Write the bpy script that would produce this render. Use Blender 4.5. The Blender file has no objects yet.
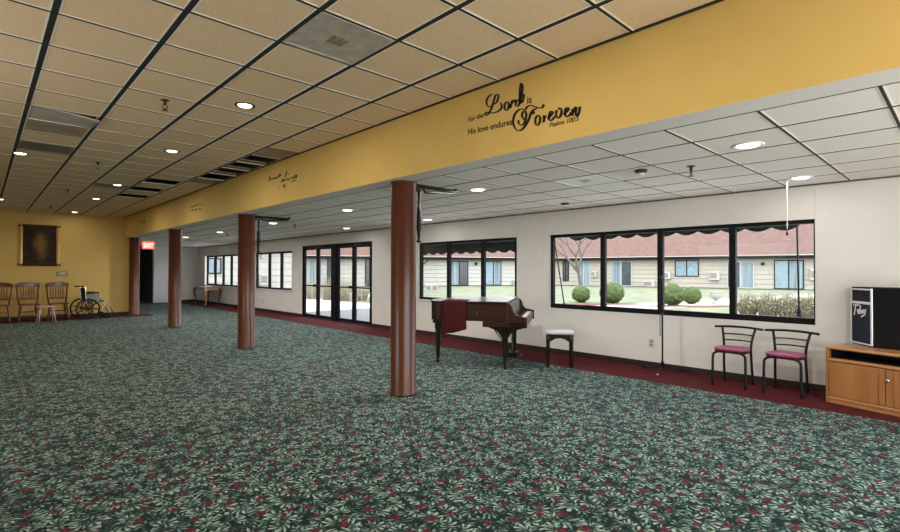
import bpy, bmesh, math, random
from mathutils import Vector, Matrix
random.seed(7)
C = bpy.context.scene.collection
PI = math.pi
# ------------------------------------------------------------------ camera calibration
H0 = 1.39; FPX = 495.607
YAW, PIT, ROL = [math.radians(a) for a in (46.5156, 0.55457, 0.11121)]
_c, _s = math.cos(YAW), math.sin(YAW)
FW = Vector((_c*math.cos(PIT), _s*math.cos(PIT), math.sin(PIT)))
_R = Vector((_s, -_c, 0)); _U = _R.cross(FW)
RT = _R*math.cos(ROL) + _U*math.sin(ROL); UP = -_R*math.sin(ROL) + _U*math.cos(ROL)
EYE = Vector((0, 0, H0))
def ray(x, y): return FW + RT*((x-450)/FPX) - UP*((y-266)/FPX)
def onx(x, y, X): d = ray(x, y); return EYE + d*(X/d.x)
def ony(x, y, Y): d = ray(x, y); return EYE + d*(Y/d.y)
def onz(x, y, z): d = ray(x, y); return EYE + d*((z-H0)/d.z)
def onplane(x, y, p, n):
    d = ray(x, y); n = Vector(n); return EYE + d*((Vector(p)-EYE).dot(n)/d.dot(n))

XB, XW = 3.25, 7.10          # beam face, window wall
ZM, ZA = 3.038, 2.418        # main ceiling, aisle ceiling
ZB = 2.39                    # beam bottom
YF, YE = 18.25, 24.0         # far yellow wall, end of the aisle
XO, YO, YL = -2.2, -2.2, -2.2  # the room is only built this far
XC = 6.136                   # edge of the patterned carpet

# ------------------------------------------------------------------ materials
def nodes(m):
    m.use_nodes = True
    nt = m.node_tree; b = nt.nodes['Principled BSDF']; return nt, b
def N(nt, t, **kw):
    n = nt.nodes.new(t)
    for k, v in kw.items(): setattr(n, k, v)
    return n
def mix(nt, fac, a, b):
    n = N(nt, 'ShaderNodeMix', data_type='RGBA')
    for sock, v in ((n.inputs[0], fac), (n.inputs[6], a), (n.inputs[7], b)):
        if isinstance(v, bpy.types.NodeSocket): nt.links.new(v, sock)
        elif isinstance(v, (int, float)): sock.default_value = v
        else: sock.default_value = (*v[:3], 1)
    return n.outputs[2]
def math_(nt, op, a, b=None, c=None, clamp=False):
    n = N(nt, 'ShaderNodeMath', operation=op); n.use_clamp = clamp
    for i, v in enumerate((a, b, c)):
        if v is None: continue
        if isinstance(v, bpy.types.NodeSocket): nt.links.new(v, n.inputs[i])
        else: n.inputs[i].default_value = v
    return n.outputs[0]
def mat(name, col, rough=.5, var=.08, scale=14., metal=0., bump=0., spec=.5, stretch=None, col2=None, coat=0., detail=4.):
    m = bpy.data.materials.new(name); nt, b = nodes(m)
    tc = N(nt, 'ShaderNodeTexCoord'); mp = N(nt, 'ShaderNodeMapping')
    nt.links.new(tc.outputs['Object'], mp.inputs[0])
    if stretch: mp.inputs['Scale'].default_value = stretch
    nz = N(nt, 'ShaderNodeTexNoise'); nz.inputs['Scale'].default_value = scale; nz.inputs['Detail'].default_value = detail
    nt.links.new(mp.outputs[0], nz.inputs['Vector'])
    a = [min(1, c*(1-var)) for c in col]; d = col2 or [min(1, c*(1+var)) for c in col]
    r = N(nt, 'ShaderNodeMapRange'); r.inputs[1].default_value = .3; r.inputs[2].default_value = .7
    nt.links.new(nz.outputs[0], r.inputs[0])
    nt.links.new(mix(nt, r.outputs[0], a, d), b.inputs['Base Color'])
    b.inputs['Roughness'].default_value = rough; b.inputs['Metallic'].default_value = metal
    b.inputs['Specular IOR Level'].default_value = spec; b.inputs['Coat Weight'].default_value = coat
    if bump:
        bp = N(nt, 'ShaderNodeBump'); bp.inputs['Strength'].default_value = bump; bp.inputs['Distance'].default_value = .01
        nt.links.new(nz.outputs[0], bp.inputs['Height']); nt.links.new(bp.outputs[0], b.inputs['Normal'])
    return m
def emit(name, col, st):
    m = bpy.data.materials.new(name); nt, b = nodes(m)
    b.inputs['Base Color'].default_value = (*col, 1); b.inputs['Emission Color'].default_value = (*col, 1)
    b.inputs['Emission Strength'].default_value = st; return m

M = {}
M['yellow'] = mat('yellow_paint', (.57, .40, .12), .75, .04, 3)
M['wall'] = mat('warm_white_paint', (.70, .67, .625), .8, .03, 2.5)
M['tile'] = mat('ceiling_tile', (.74, .71, .66), .95, .05, 110, bump=.25, col2=(.86, .83, .78))
M['tile_tan'] = mat('ceiling_tile_tan', (.76, .575, .36), .95, .07, 70, bump=.25, col2=(.81, .625, .40))
M['flange'] = mat('grid_flange', (.88, .84, .76), .6, .04, 30)
M['shadow_line'] = mat('grid_shadow_line', (.012, .011, .01), .7, .2, 30)  # shadow along the ceiling grid put into a black colour
M['plenum'] = mat('plenum_shade', (.02, .018, .016), .9, .3, 3)
M['stain'] = mat('stained_tile', (.33, .26, .17), .95, .25, 6)
M['brown'] = mat('column_brown', (.085, .022, .010), .30, .1, 8, coat=.1)
M['black'] = mat('black_metal', (.008, .008, .009), .45, .2, 30, spec=.25)
M['bframe'] = mat('black_frame', (.006, .006, .007), .6, .2, 20, spec=.15)
M['burg'] = mat('burgundy_carpet', (.080, .013, .016), .95, .30, 160, bump=.3, spec=.1)
M['base'] = mat('dark_baseboard', (.018, .008, .007), .6, .15, 20)
M['white'] = mat('white_paint', (.78, .77, .75), .5, .03, 12)
M['maho'] = mat('mahogany', (.022, .0075, .0045), .35, .35, 9, stretch=(1, .12, 3), coat=.06, spec=.3)
M['ebony'] = mat('ebony_lacquer', (.010, .006, .005), .28, .2, 12, coat=.12, spec=.35)
M['ivory'] = mat('ivory_key', (.85, .83, .77), .25, .03, 30)
M['brass'] = mat('brass', (.55, .38, .14), .3, .1, 30, metal=1)
M['cloth'] = mat('burgundy_cloth', (.040, .0075, .0075), .95, .2, 60, bump=.2, spec=.1)
M['vinyl'] = mat('dusty_rose_vinyl', (.25, .032, .088), .45, .1, 25)
M['cushion'] = mat('grey_cushion', (.42, .40, .40), .35, .12, 18)
M['oak'] = mat('honey_oak', (.33, .14, .042), .35, .22, 7, stretch=(1, 1, .09), coat=.2)
M['oak_h'] = mat('honey_oak_across', (.42, .20, .07), .32, .2, 7, stretch=(.09, 1, 1), coat=.2)
M['dwood'] = mat('red_brown_wood', (.115, .030, .018), .3, .3, 12, stretch=(1, 1, .2), coat=.3)
M['lwood'] = mat('pale_wood', (.50, .40, .33), .35, .15, 12, coat=.3)
M['lit_wood'] = mat('lit_golden_wood', (.50, .27, .10), .3, .2, 12, coat=.3)  # lit part of the console table put into a lighter wood
M['chrome'] = mat('chrome', (.75, .75, .76), .18, .05, 20, metal=1)
M['rubber'] = mat('rubber', (.012, .012, .012), .7, .2, 30, spec=.2)
M['gold'] = mat('gilt_frame', (.72, .45, .16), .35, .2, 30, metal=.35)
M['grille'] = mat('speaker_grille', (.012, .018, .034), .6, .5, 400, spec=.15)
M['box'] = mat('speaker_carpet', (.009, .0085, .0085), .9, .35, 200, bump=.3, spec=.12)
M['alu'] = mat('bright_trim', (.70, .72, .78), .3, .05, 20, metal=.2)
M['beige'] = mat('beige_plastic', (.62, .52, .34), .4, .05, 30)
M['plate'] = mat('grey_plate', (.22, .20, .17), .4, .2, 30)
M['diff'] = mat('dusty_diffuser', (.44, .41, .34), .6, .22, 9, col2=(.50, .47, .40))
M['vent'] = mat('white_diffuser', (.72, .73, .66), .5, .05, 20)
M['awning'] = mat('dark_green_canvas', (.025, .04, .030), .9, .15, 30)
M['paper'] = mat('white_paper', (.85, .85, .84), .6, .03, 20)
M['led'] = emit('lamp_lens', (1, .93, .82), 5.0)
M['led2'] = emit('lamp_lens_cool', (1, .97, .92), 5.0)
M['leaf_clip'] = mat('clipped_leaves', (.028, .06, .010), .8, .5, 35, bump=1., col2=(.13, .18, .05))
M['twig'] = mat('dry_twigs', (.24, .175, .12), .9, .3, 12, col2=(.40, .32, .24))
M['dryleaf'] = mat('pale_dry_leaves', (.34, .33, .19), .9, .3, 9, col2=(.46, .46, .30))
M['bark'] = mat('pale_bark', (.10, .08, .068), .9, .25, 14, col2=(.20, .17, .15))
M['siding'] = mat('beige_siding', (.40, .355, .305), .75, .05, 3)
M['siding_pale'] = mat('pale_siding', (.46, .435, .405), .75, .04, 3)
M['trimw'] = mat('eave_shadow_trim', (.018, .014, .013), .75, .15, 6, spec=.1)  # dark trim that also carries the painted shadow under the eaves
M['gutter'] = mat('white_gutter', (.46, .44, .42), .6, .04, 6)
M['curtain'] = mat('blue_grey_curtain', (.17, .22, .27), .7, .45, 10, stretch=(1, 1, .02), col2=(.34, .41, .46))
M['darkglass'] = mat('dark_window_glass', (.05, .06, .075), .15, .3, 3)
M['skyglass'] = mat('painted_sky_glass', (.22, .30, .36), .2, .2, 3)  # sky reflection put into the base colour of the pane
M['concrete'] = mat('concrete_path', (.45, .43, .40), .85, .08, 5)
M['asphalt'] = mat('dark_patio', (.15, .152, .16), .8, .15, 5)
M['pale'] = mat('bounce_concrete', (.74, .73, .71), .85, .06, 5)  # for the added bounce strip outside the windows
M['mulch'] = mat('red_mulch', (.17, .055, .036), .95, .4, 20, bump=.8)
M['stone'] = mat('pale_stone', (.42, .40, .38), .7, .1, 20)

def glass():
    m = bpy.data.materials.new('window_glass'); m.use_nodes = True; nt = m.node_tree; nt.nodes.clear()
    o = N(nt, 'ShaderNodeOutputMaterial'); t = N(nt, 'ShaderNodeBsdfTransparent'); g = N(nt, 'ShaderNodeBsdfGlossy')
    g.inputs['Roughness'].default_value = .02; t.inputs[0].default_value = (.95, .97, .97, 1)
    f = N(nt, 'ShaderNodeFresnel'); f.inputs[0].default_value = 1.35
    nz = N(nt, 'ShaderNodeTexNoise'); nz.inputs['Scale'].default_value = .8
    sc = math_(nt, 'MULTIPLY', f.outputs[0], math_(nt, 'MULTIPLY', nz.outputs[0], .4))
    mx = N(nt, 'ShaderNodeMixShader'); nt.links.new(sc, mx.inputs[0])
    nt.links.new(t.outputs[0], mx.inputs[1]); nt.links.new(g.outputs[0], mx.inputs[2]); nt.links.new(mx.outputs[0], o.inputs[0])
    return m
M['glass'] = glass()

def carpet():
    m = bpy.data.materials.new('leaf_carpet'); nt, b = nodes(m)
    tc = N(nt, 'ShaderNodeTexCoord'); L = nt.links.new
    wz = N(nt, 'ShaderNodeTexNoise'); wz.inputs['Scale'].default_value = 5; L(tc.outputs['Object'], wz.inputs['Vector'])
    ws = N(nt, 'ShaderNodeVectorMath', operation='MULTIPLY_ADD'); L(wz.outputs['Color'], ws.inputs[0])
    ws.inputs[1].default_value = (.10, .10, 0); L(tc.outputs['Object'], ws.inputs[2])
    def layer(scale, off, nf, twist, rad):
        mp = N(nt, 'ShaderNodeMapping'); mp.inputs['Scale'].default_value = (scale,)*3; mp.inputs['Location'].default_value = off
        L(ws.outputs[0], mp.inputs[0])
        v = N(nt, 'ShaderNodeTexVoronoi', voronoi_dimensions='2D'); v.inputs['Scale'].default_value = 1; v.inputs['Randomness'].default_value = .75
        L(mp.outputs[0], v.inputs['Vector'])
        d = N(nt, 'ShaderNodeVectorMath', operation='SUBTRACT'); L(mp.outputs[0], d.inputs[0]); L(v.outputs['Position'], d.inputs[1])
        sc = N(nt, 'ShaderNodeSeparateColor'); L(v.outputs['Color'], sc.inputs[0])
        ro = N(nt, 'ShaderNodeVectorRotate', rotation_type='Z_AXIS'); L(d.outputs[0], ro.inputs['Vector'])
        L(math_(nt, 'MULTIPLY', sc.outputs[0], 6.283), ro.inputs['Angle'])
        sp = N(nt, 'ShaderNodeSeparateXYZ'); L(ro.outputs[0], sp.inputs[0])
        x = math_(nt, 'ADD', sp.outputs[0], .30); y = sp.outputs[1]
        r = math_(nt, 'SQRT', math_(nt, 'ADD', math_(nt, 'MULTIPLY', x, x), math_(nt, 'MULTIPLY', y, y)))
        th = math_(nt, 'ARCTAN2', y, x)
        th = math_(nt, 'ADD', th, math_(nt, 'MULTIPLY', math_(nt, 'MULTIPLY', math_(nt, 'ADD', sc.outputs[1], -.5), twist), r))
        # a fan of leaf fingers, each narrowing to its tip
        q = math_(nt, 'DIVIDE', r, rad)
        tip = math_(nt, 'MULTIPLY', math_(nt, 'POWER', q, 3.5), 1.5)
        side = math_(nt, 'MULTIPLY', math_(nt, 'POWER', math_(nt, 'MULTIPLY', math_(nt, 'ABSOLUTE', th), .62), 6), 1.2)
        e = math_(nt, 'SUBTRACT', math_(nt, 'SUBTRACT', math_(nt, 'COSINE', math_(nt, 'MULTIPLY', th, nf)), tip), side)
        mask = N(nt, 'ShaderNodeMapRange'); mask.inputs[1].default_value = -.5; mask.inputs[2].default_value = .0; L(e, mask.inputs[0])
        return mask.outputs[0], r, sc
    base = (.005, .011, .011)
    m1, r1, s1 = layer(9.8, (0, 0, 0), 9.0, 2.5, .74)
    m2, r2, s2 = layer(11.6, (3.3, 1.7, 0), 8.0, -2.5, .70)
    m3, r3, s3 = layer(15., (7.1, 5.2, 0), 7.0, 2.0, .7)
    def leafcol(r, lo, hi, dark, light):
        f = N(nt, 'ShaderNodeMapRange'); f.inputs[1].default_value = lo; f.inputs[2].default_value = hi; L(r, f.inputs[0])
        return mix(nt, f.outputs[0], dark, light)
    c = mix(nt, m3, base, leafcol(r3, .1, .6, (.006, .014, .014), (.06, .115, .105)))
    c = mix(nt, m2, c, leafcol(r2, .1, .6, (.006, .012, .010), (.165, .28, .25)))
    # leave gaps so that the dark ground and the lower leaves show
    gp = N(nt, 'ShaderNodeMath', operation='GREATER_THAN'); L(s1.outputs[2], gp.inputs[0]); gp.inputs[1].default_value = .25
    c = mix(nt, math_(nt, 'MULTIPLY', m1, gp.outputs[0]), c, leafcol(r1, .12, .62, (.008, .014, .010), (.32, .445, .375)))
    # small dark red blossoms
    mp = N(nt, 'ShaderNodeMapping'); mp.inputs['Scale'].default_value = (6.4,)*3; mp.inputs['Location'].default_value = (.4, .2, 0); mp.inputs['Rotation'].default_value = (0, 0, .5)
    L(ws.outputs[0], mp.inputs[0])
    v = N(nt, 'ShaderNodeTexVoronoi', voronoi_dimensions='2D'); v.inputs['Scale'].default_value = 1; v.inputs['Randomness'].default_value = .6
    L(mp.outputs[0], v.inputs['Vector'])
    d = N(nt, 'ShaderNodeVectorMath', operation='SUBTRACT'); L(mp.outputs[0], d.inputs[0]); L(v.outputs['Position'], d.inputs[1])
    sp = N(nt, 'ShaderNodeSeparateXYZ'); L(d.outputs[0], sp.inputs[0])
    th = math_(nt, 'ARCTAN2', sp.outputs[1], sp.outputs[0])
    rr = math_(nt, 'ADD', v.outputs['Distance'], math_(nt, 'MULTIPLY', math_(nt, 'SINE', math_(nt, 'MULTIPLY', th, 5)), .045))
    fm = N(nt, 'ShaderNodeMapRange'); fm.inputs[1].default_value = .20; fm.inputs[2].default_value = .13; L(rr, fm.inputs[0])
    pt = N(nt, 'ShaderNodeTexNoise'); pt.inputs['Scale'].default_value = 60; L(tc.outputs['Object'], pt.inputs['Vector'])
    pf = N(nt, 'ShaderNodeMapRange'); pf.inputs[1].default_value = .4; pf.inputs[2].default_value = .62; L(pt.outputs[0], pf.inputs[0])
    fc = mix(nt, pf.outputs[0], (.030, .002, .008), (.15, .016, .034))
    vs = N(nt, 'ShaderNodeSeparateColor'); L(v.outputs['Color'], vs.inputs[0])
    ok = N(nt, 'ShaderNodeMath', operation='GREATER_THAN'); L(vs.outputs[0], ok.inputs[0]); ok.inputs[1].default_value = .12
    c = mix(nt, math_(nt, 'MULTIPLY', fm.outputs[0], ok.outputs[0]), c, fc)
    L(c, b.inputs['Base Color'])
    b.inputs['Roughness'].default_value = .85; b.inputs['Specular IOR Level'].default_value = .08
    b.inputs['Sheen Weight'].default_value = .04; b.inputs['Sheen Roughness'].default_value = .4
    b.inputs['Sheen Tint'].default_value = (.8, .95, 1, 1)
    return m
M['carpet'] = carpet()

def grass():
    m = bpy.data.materials.new('pale_lawn'); nt, b = nodes(m); tc = N(nt, 'ShaderNodeTexCoord')
    a = N(nt, 'ShaderNodeTexNoise'); a.inputs['Scale'].default_value = 1.1; a.inputs['Detail'].default_value = 6; nt.links.new(tc.outputs['Object'], a.inputs['Vector'])
    r = N(nt, 'ShaderNodeMapRange'); r.inputs[1].default_value = .35; r.inputs[2].default_value = .65; nt.links.new(a.outputs[0], r.inputs[0])
    nt.links.new(mix(nt, r.outputs[0], (.125, .15, .075), (.23, .225, .165)), b.inputs['Base Color']); b.inputs['Roughness'].default_value = 1
    return m
M['grass'] = grass()
def shingles():
    m = bpy.data.materials.new('red_shingles'); nt, b = nodes(m); tc = N(nt, 'ShaderNodeTexCoord')
    mp = N(nt, 'ShaderNodeMapping'); nt.links.new(tc.outputs['Object'], mp.inputs[0])
    br = N(nt, 'ShaderNodeTexBrick'); br.inputs['Scale'].default_value = 2.2; br.inputs['Mortar Size'].default_value = .012
    br.inputs['Color1'].default_value = (.12, .064, .054, 1); br.inputs['Color2'].default_value = (.175, .098, .084, 1); br.inputs['Mortar'].default_value = (.10, .055, .048, 1)
    nt.links.new(mp.outputs[0], br.inputs['Vector'])
    a = N(nt, 'ShaderNodeTexNoise'); a.inputs['Scale'].default_value = 1.3; nt.links.new(tc.outputs['Object'], a.inputs['Vector'])
    nt.links.new(mix(nt, math_(nt, 'MULTIPLY', a.outputs[0], .35), br.outputs[0], (.22, .145, .12)), b.inputs['Base Color']); b.inputs['Roughness'].default_value = .95
    return m
M['roof'] = shingles()
def painting():
    m = bpy.data.materials.new('dark_picture'); nt, b = nodes(m); L = nt.links.new
    tc = N(nt, 'ShaderNodeTexCoord'); g = N(nt, 'ShaderNodeSeparateXYZ'); L(tc.outputs['Object'], g.inputs[0])
    nz = N(nt, 'ShaderNodeTexNoise'); nz.inputs['Scale'].default_value = 6; nz.inputs['Detail'].default_value = 5; L(tc.outputs['Object'], nz.inputs['Vector'])
    x = math_(nt, 'DIVIDE', math_(nt, 'ADD', g.outputs[0], -.02), .17); z = math_(nt, 'DIVIDE', math_(nt, 'ADD', g.outputs[2], -.02), .40)
    rr = math_(nt, 'SQRT', math_(nt, 'ADD', math_(nt, 'MULTIPLY', x, x), math_(nt, 'MULTIPLY', z, z)))
    f = N(nt, 'ShaderNodeMapRange'); f.inputs[1].default_value = 1.15; f.inputs[2].default_value = .25
    L(math_(nt, 'ADD', rr, math_(nt, 'MULTIPLY', math_(nt, 'ADD', nz.outputs[0], -.5), 1.8)), f.inputs[0])
    bg = mix(nt, nz.outputs[0], (.004, .004, .010), (.06, .042, .026))
    L(mix(nt, f.outputs[0], bg, (.20, .115, .045)), b.inputs['Base Color']); b.inputs['Roughness'].default_value = .6; b.inputs['Specular IOR Level'].default_value = .08
    return m
M['picture'] = painting()

# ------------------------------------------------------------------ mesh helpers
def nb(): return bmesh.new()
def box(bm, a, b):
    x0, y0, z0 = a; x1, y1, z1 = b
    v = [bm.verts.new(p) for p in ((x0,y0,z0),(x1,y0,z0),(x1,y1,z0),(x0,y1,z0),(x0,y0,z1),(x1,y0,z1),(x1,y1,z1),(x0,y1,z1))]
    for f in ((0,3,2,1),(4,5,6,7),(0,1,5,4),(1,2,6,5),(2,3,7,6),(3,0,4,7)): bm.faces.new([v[i] for i in f])
def tube(bm, pts, r, n=8, cap=True, smooth=0, closed=False):
    P = [Vector(p) for p in pts]
    rs = list(r) if isinstance(r, (list, tuple)) else [r]*len(P)
    if smooth and len(P) > 2:
        Q, S = [], []
        for i in range(len(P)-1):
            p0, p1, p2, p3 = P[max(i-1,0)], P[i], P[i+1], P[min(i+2,len(P)-1)]
            for k in range(smooth):
                t = k/smooth
                Q.append(.5*((2*p1)+(p2-p0)*t+(2*p0-5*p1+4*p2-p3)*t*t+(3*p1-p0-3*p2+p3)*t**3)); S.append(rs[i]*(1-t)+rs[i+1]*t)
        Q.append(P[-1]); S.append(rs[-1]); P, rs = Q, S
    m = len(P); rings = []; nrm = None
    for i in range(m):
        if closed: t = (P[(i+1)%m]-P[i-1])
        else: t = (P[min(i+1,m-1)]-P[max(i-1,0)])
        t = t.normalized() if t.length > 1e-9 else Vector((0,0,1))
        if nrm is None:
            nrm = t.cross(Vector((0,0,1)))
            if nrm.length < .05: nrm = t.cross(Vector((0,1,0)))
        nrm = (nrm - t*nrm.dot(t)).normalized(); bn = t.cross(nrm)
        rings.append([bm.verts.new(P[i]+(nrm*math.cos(2*PI*k/n)+bn*math.sin(2*PI*k/n))*rs[i]) for k in range(n)])
    for i in range(m if closed else m-1):
        a, b = rings[i], rings[(i+1)%m]
        for k in range(n):
            f = bm.faces.new((a[k], a[(k+1)%n], b[(k+1)%n], b[k])); f.smooth = True
    if cap and not closed:
        bm.faces.new(rings[0][::-1]); bm.faces.new(rings[-1])
def lathe(bm, prof, n=24, at=(0,0,0)):
    ax, ay, az = at; rings = []
    for r, z in prof:
        rings.append([bm.verts.new((ax+r*math.cos(2*PI*k/n), ay+r*math.sin(2*PI*k/n), az+z)) for k in range(n)])
    for a, b in zip(rings, rings[1:]):
        for k in range(n):
            f = bm.faces.new((a[k], a[(k+1)%n], b[(k+1)%n], b[k])); f.smooth = True
    bm.faces.new(rings[0][::-1]); bm.faces.new(rings[-1])
def prism(bm, poly, lo, hi, axis=2):
    """poly in the two other axes (x,y)/(x,z)/(y,z); extruded lo..hi along axis"""
    def P(a, b, h): return {2:(a,b,h), 1:(a,h,b), 0:(h,a,b)}[axis]
    A = [bm.verts.new(P(a,b,lo)) for a,b in poly]; B = [bm.verts.new(P(a,b,hi)) for a,b in poly]
    n = len(poly)
    for k in range(n): bm.faces.new((A[k], A[(k+1)%n], B[(k+1)%n], B[k]))
    bm.faces.new(A[::-1]); bm.faces.new(B)
def ball(bm, c, r, sx=1, sy=1, sz=1, sub=3):
    q = bmesh.ops.create_icosphere(bm, subdivisions=sub, radius=1)
    for v in q['verts']: v.co = Vector((c[0]+v.co.x*r*sx, c[1]+v.co.y*r*sy, c[2]+v.co.z*r*sz))
    for v in q['verts']:
        for f in v.link_faces: f.smooth = True
def obj(name, bm, m, parent=None, loc=None, rz=0, bevel=0, seg=2, tag_=None):
    bmesh.ops.recalc_face_normals(bm, faces=bm.faces[:])
    me = bpy.data.meshes.new(name); bm.to_mesh(me); bm.free()
    o = bpy.data.objects.new(name, me); C.objects.link(o)
    for k in (m if isinstance(m, (list, tuple)) else [m]): me.materials.append(k)
    if parent: o.parent = parent
    if loc is not None: o.location = loc
    if rz: o.rotation_euler.z = rz
    if bevel:
        bv = o.modifiers.new('bevel', 'BEVEL'); bv.width = bevel; bv.segments = seg; bv.limit_method = 'ANGLE'; bv.angle_limit = .6
    return o
def tag(o, label, cat, group=None):
    o['label'] = label; o['category'] = cat
    if group: o['group'] = group
    return o
def thing(name, label, cat, loc=(0,0,0), rz=0, group=None):
    o = bpy.data.objects.new(name, None); C.objects.link(o); o.empty_display_size = .1
    o.location = loc; o.rotation_euler.z = rz
    return tag(o, label, cat, group)
def struct(name, bm=None, m=None, parent=None, loc=None, **kw):
    if bm is None:
        o = bpy.data.objects.new(name, None); C.objects.link(o)
        if loc is not None: o.location = loc
    else: o = obj(name, bm, m, parent, loc, **kw)
    if not parent: o['kind'] = 'structure'
    return o
def dup(root, loc, rz, label=None, group=None):
    r = root.copy(); C.objects.link(r); r.location = loc; r.rotation_euler.z = rz
    if label: r['label'] = label
    if group: r['group'] = group
    for ch in list(root.children):
        c = ch.copy(); C.objects.link(c); c.parent = r
        for g in ch.children:
            d = g.copy(); C.objects.link(d); d.parent = c
    return r

# ------------------------------------------------------------------ room shell
bm = nb(); box(bm, (XO, YO, -.05), (XC, YF-.95, 0)); box(bm, (3.9, YF-.95, -.05), (XC, YF+.1, 0)); box(bm, (3.35, YF+.1, -.05), (XC, YE, 0)); box(bm, (3.2, YE, -.05), (5.4, YE+3, 0))
struct('floor', bm, M['carpet'])
bm = nb(); box(bm, (XC, YO, -.05), (XW+.2, YE+.2, 0)); box(bm, (XO, YF-.95, -.05), (3.9, YF+.1, 0))
struct('floor_border', bm, M['burg'])

# window wall with its openings  (y0, y1, z0, z1)
ZS, ZT = .76, 2.009
OP = [(1.27, 5.03, ZS, ZT), (5.72, 8.52, ZS, ZT), (10.31, 14.0, 0, 2.13), (14.70, 17.55, ZS, ZT), (19.2, 23.0, ZS, ZT)]
bm = nb(); y = YO
for (a, b, z0, z1) in OP:
    box(bm, (XW, y, 0), (XW+.12, a, ZM)); y = b
    box(bm, (XW, a, z1), (XW+.12, b, ZM))
    if z0 > 0: box(bm, (XW, a, 0), (XW+.12, b, z0))
box(bm, (XW, y, 0), (XW+.12, YE+.2, ZM))
struct('wall_right', bm, M['wall'])
bm = nb(); y = -4
for a, b in ((10.31, 14.0),): box(bm, (XW-.014, YO, 0), (XW, a, .075)); box(bm, (XW-.014, b, 0), (XW, YE, .075))
struct('baseboard_right', bm, M['base'])
bm = nb(); box(bm, (XO, YF, 0), (3.40, YF+.15, ZM+.2)); struct('wall_far', bm, M['yellow'])
bm = nb(); box(bm, (3.40, YF+.02, 0), (3.52, YE, ZM)); struct('wall_corridor_side', bm, M['wall'])
bm = nb(); box(bm, (XO, YF-.014, 0), (3.40, YF, .09)); struct('baseboard_far', bm, M['base'])
bm = nb(); box(bm, (5.36, YE, 0), (XW+.2, YE+.15, ZM)); struct('wall_end', bm, M['wall'])
bm = nb(); box(bm, (6.05, YE-.014, 0), (XW, YE, .09)); struct('baseboard_end', bm, M['base'])
bm = nb(); box(bm, (5.36, YE-.05, .01), (6.02, YE, 2.40)); struct('trim_1', bm, M['white'])
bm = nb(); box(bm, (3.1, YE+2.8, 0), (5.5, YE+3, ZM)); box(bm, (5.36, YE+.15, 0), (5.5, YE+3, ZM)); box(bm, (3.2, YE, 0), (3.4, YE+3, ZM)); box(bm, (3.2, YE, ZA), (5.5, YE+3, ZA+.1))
struct('wall_corridor', bm, mat('corridor_gloom', (.10, .10, .105), .8))  # darkness of the unlit corridor put into the wall colour
bm = nb(); box(bm, (XO-.1, YL, 0), (XO, 3.6, ZM+.5)); box(bm, (XO-.1, 3.6, 2.2), (XO, 6.0, ZM+.5)); box(bm, (XO-.1, 3.6, 0), (XO, 6.0, .9)); box(bm, (XO-.1, 6.0, 0), (XO, YF+.1, ZM+.5)); struct('wall_left', bm, M['yellow'])  # unseen wall; the opening is added to light the beam and aisle
bm = nb(); box(bm, (XO-.1, YO-.1, 0), (-.2, YO, ZM+.5)); box(bm, (5.9, YO-.1, 0), (XW+.2, YO, ZM)); struct('wall_back', bm, M['wall'])  # unseen; closed at the ends and open between to shape the light
bm = nb(); box(bm, (XB, YO, ZB), (XB+.25, YF, ZM+.02)); struct('beam', bm, [M['yellow'], M['wall']])
bo = bpy.data.objects['beam']
for f in bo.data.polygons:
    if f.normal.z < -.5 or f.normal.x > .5: f.material_index = 1
bm = nb(); box(bm, (XB+.25, YO, ZA+.02), (XW, YE, ZA+.06)); box(bm, (XO, YO, ZM+.45), (XB, YF, ZM+.5)); box(bm, (XB-.002, YO, ZM+.02), (XB+.2, YF, ZM+.5)); box(bm, (XO-.05, YO, ZM+.03), (XO, YF, ZM+.5)); box(bm, (XO, YO-.05, ZM+.03), (XB, YO, ZM+.5)); box(bm, (XO, YF-.03, ZM+.03), (XB, YF, ZM+.5)); struct('ceiling_slab', bm, M['plenum'])  # shade of the void put into the dark lining, beam top included

# suspended ceilings: tiles (with the missing ones left out), shadow lines painted as black bars, highlights as pale flanges
P_ = .607
GX = [2.1528+P_*k for k in range(-10, 2)] + [XB]
GY = [2.8155+P_*k for k in range(-12, 26)]
GX = [XO] + [x for x in GX if x > XO+.05]; GY = [YO] + [y for y in GY if YO+.05 < y < YF-.05] + [YF]
def cell(G, v):
    for i in range(len(G)-1):
        if G[i] <= v < G[i+1]: return i
MISS = {(cell(GX, 2.4), cell(GY, y)) for y in (10.4, 11.6, 12.8)} | {(cell(GX, 3.0), cell(GY, y)) for y in (7.3, 7.95, 8.6, 9.2)}
SPECIAL = {(cell(GX, 1.85), cell(GY, 3.1)), (cell(GX, .6), cell(GY, 8.6)), (cell(GX, .6), cell(GY, 6.75))}
STAIN = {(cell(GX, 3.0), cell(GY, y)) for y in (6.7, 9.8)} | {(cell(GX, 1.85), cell(GY, 11.7)), (cell(GX, .6), cell(GY, 7.4))}
bt, bs = nb(), nb()
for i in range(len(GX)-1):
    for j in range(len(GY)-1):
        if (i, j) in MISS or (i, j) in SPECIAL: continue
        box(bs if (i, j) in STAIN else bt, (GX[i]+.004, GY[j]+.004, ZM), (GX[i+1]-.004, GY[j+1]-.004, ZM+.02))
struct('ceiling', bt, M['tile_tan']); struct('ceiling_stained_tiles', bs, M['stain'])
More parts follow.
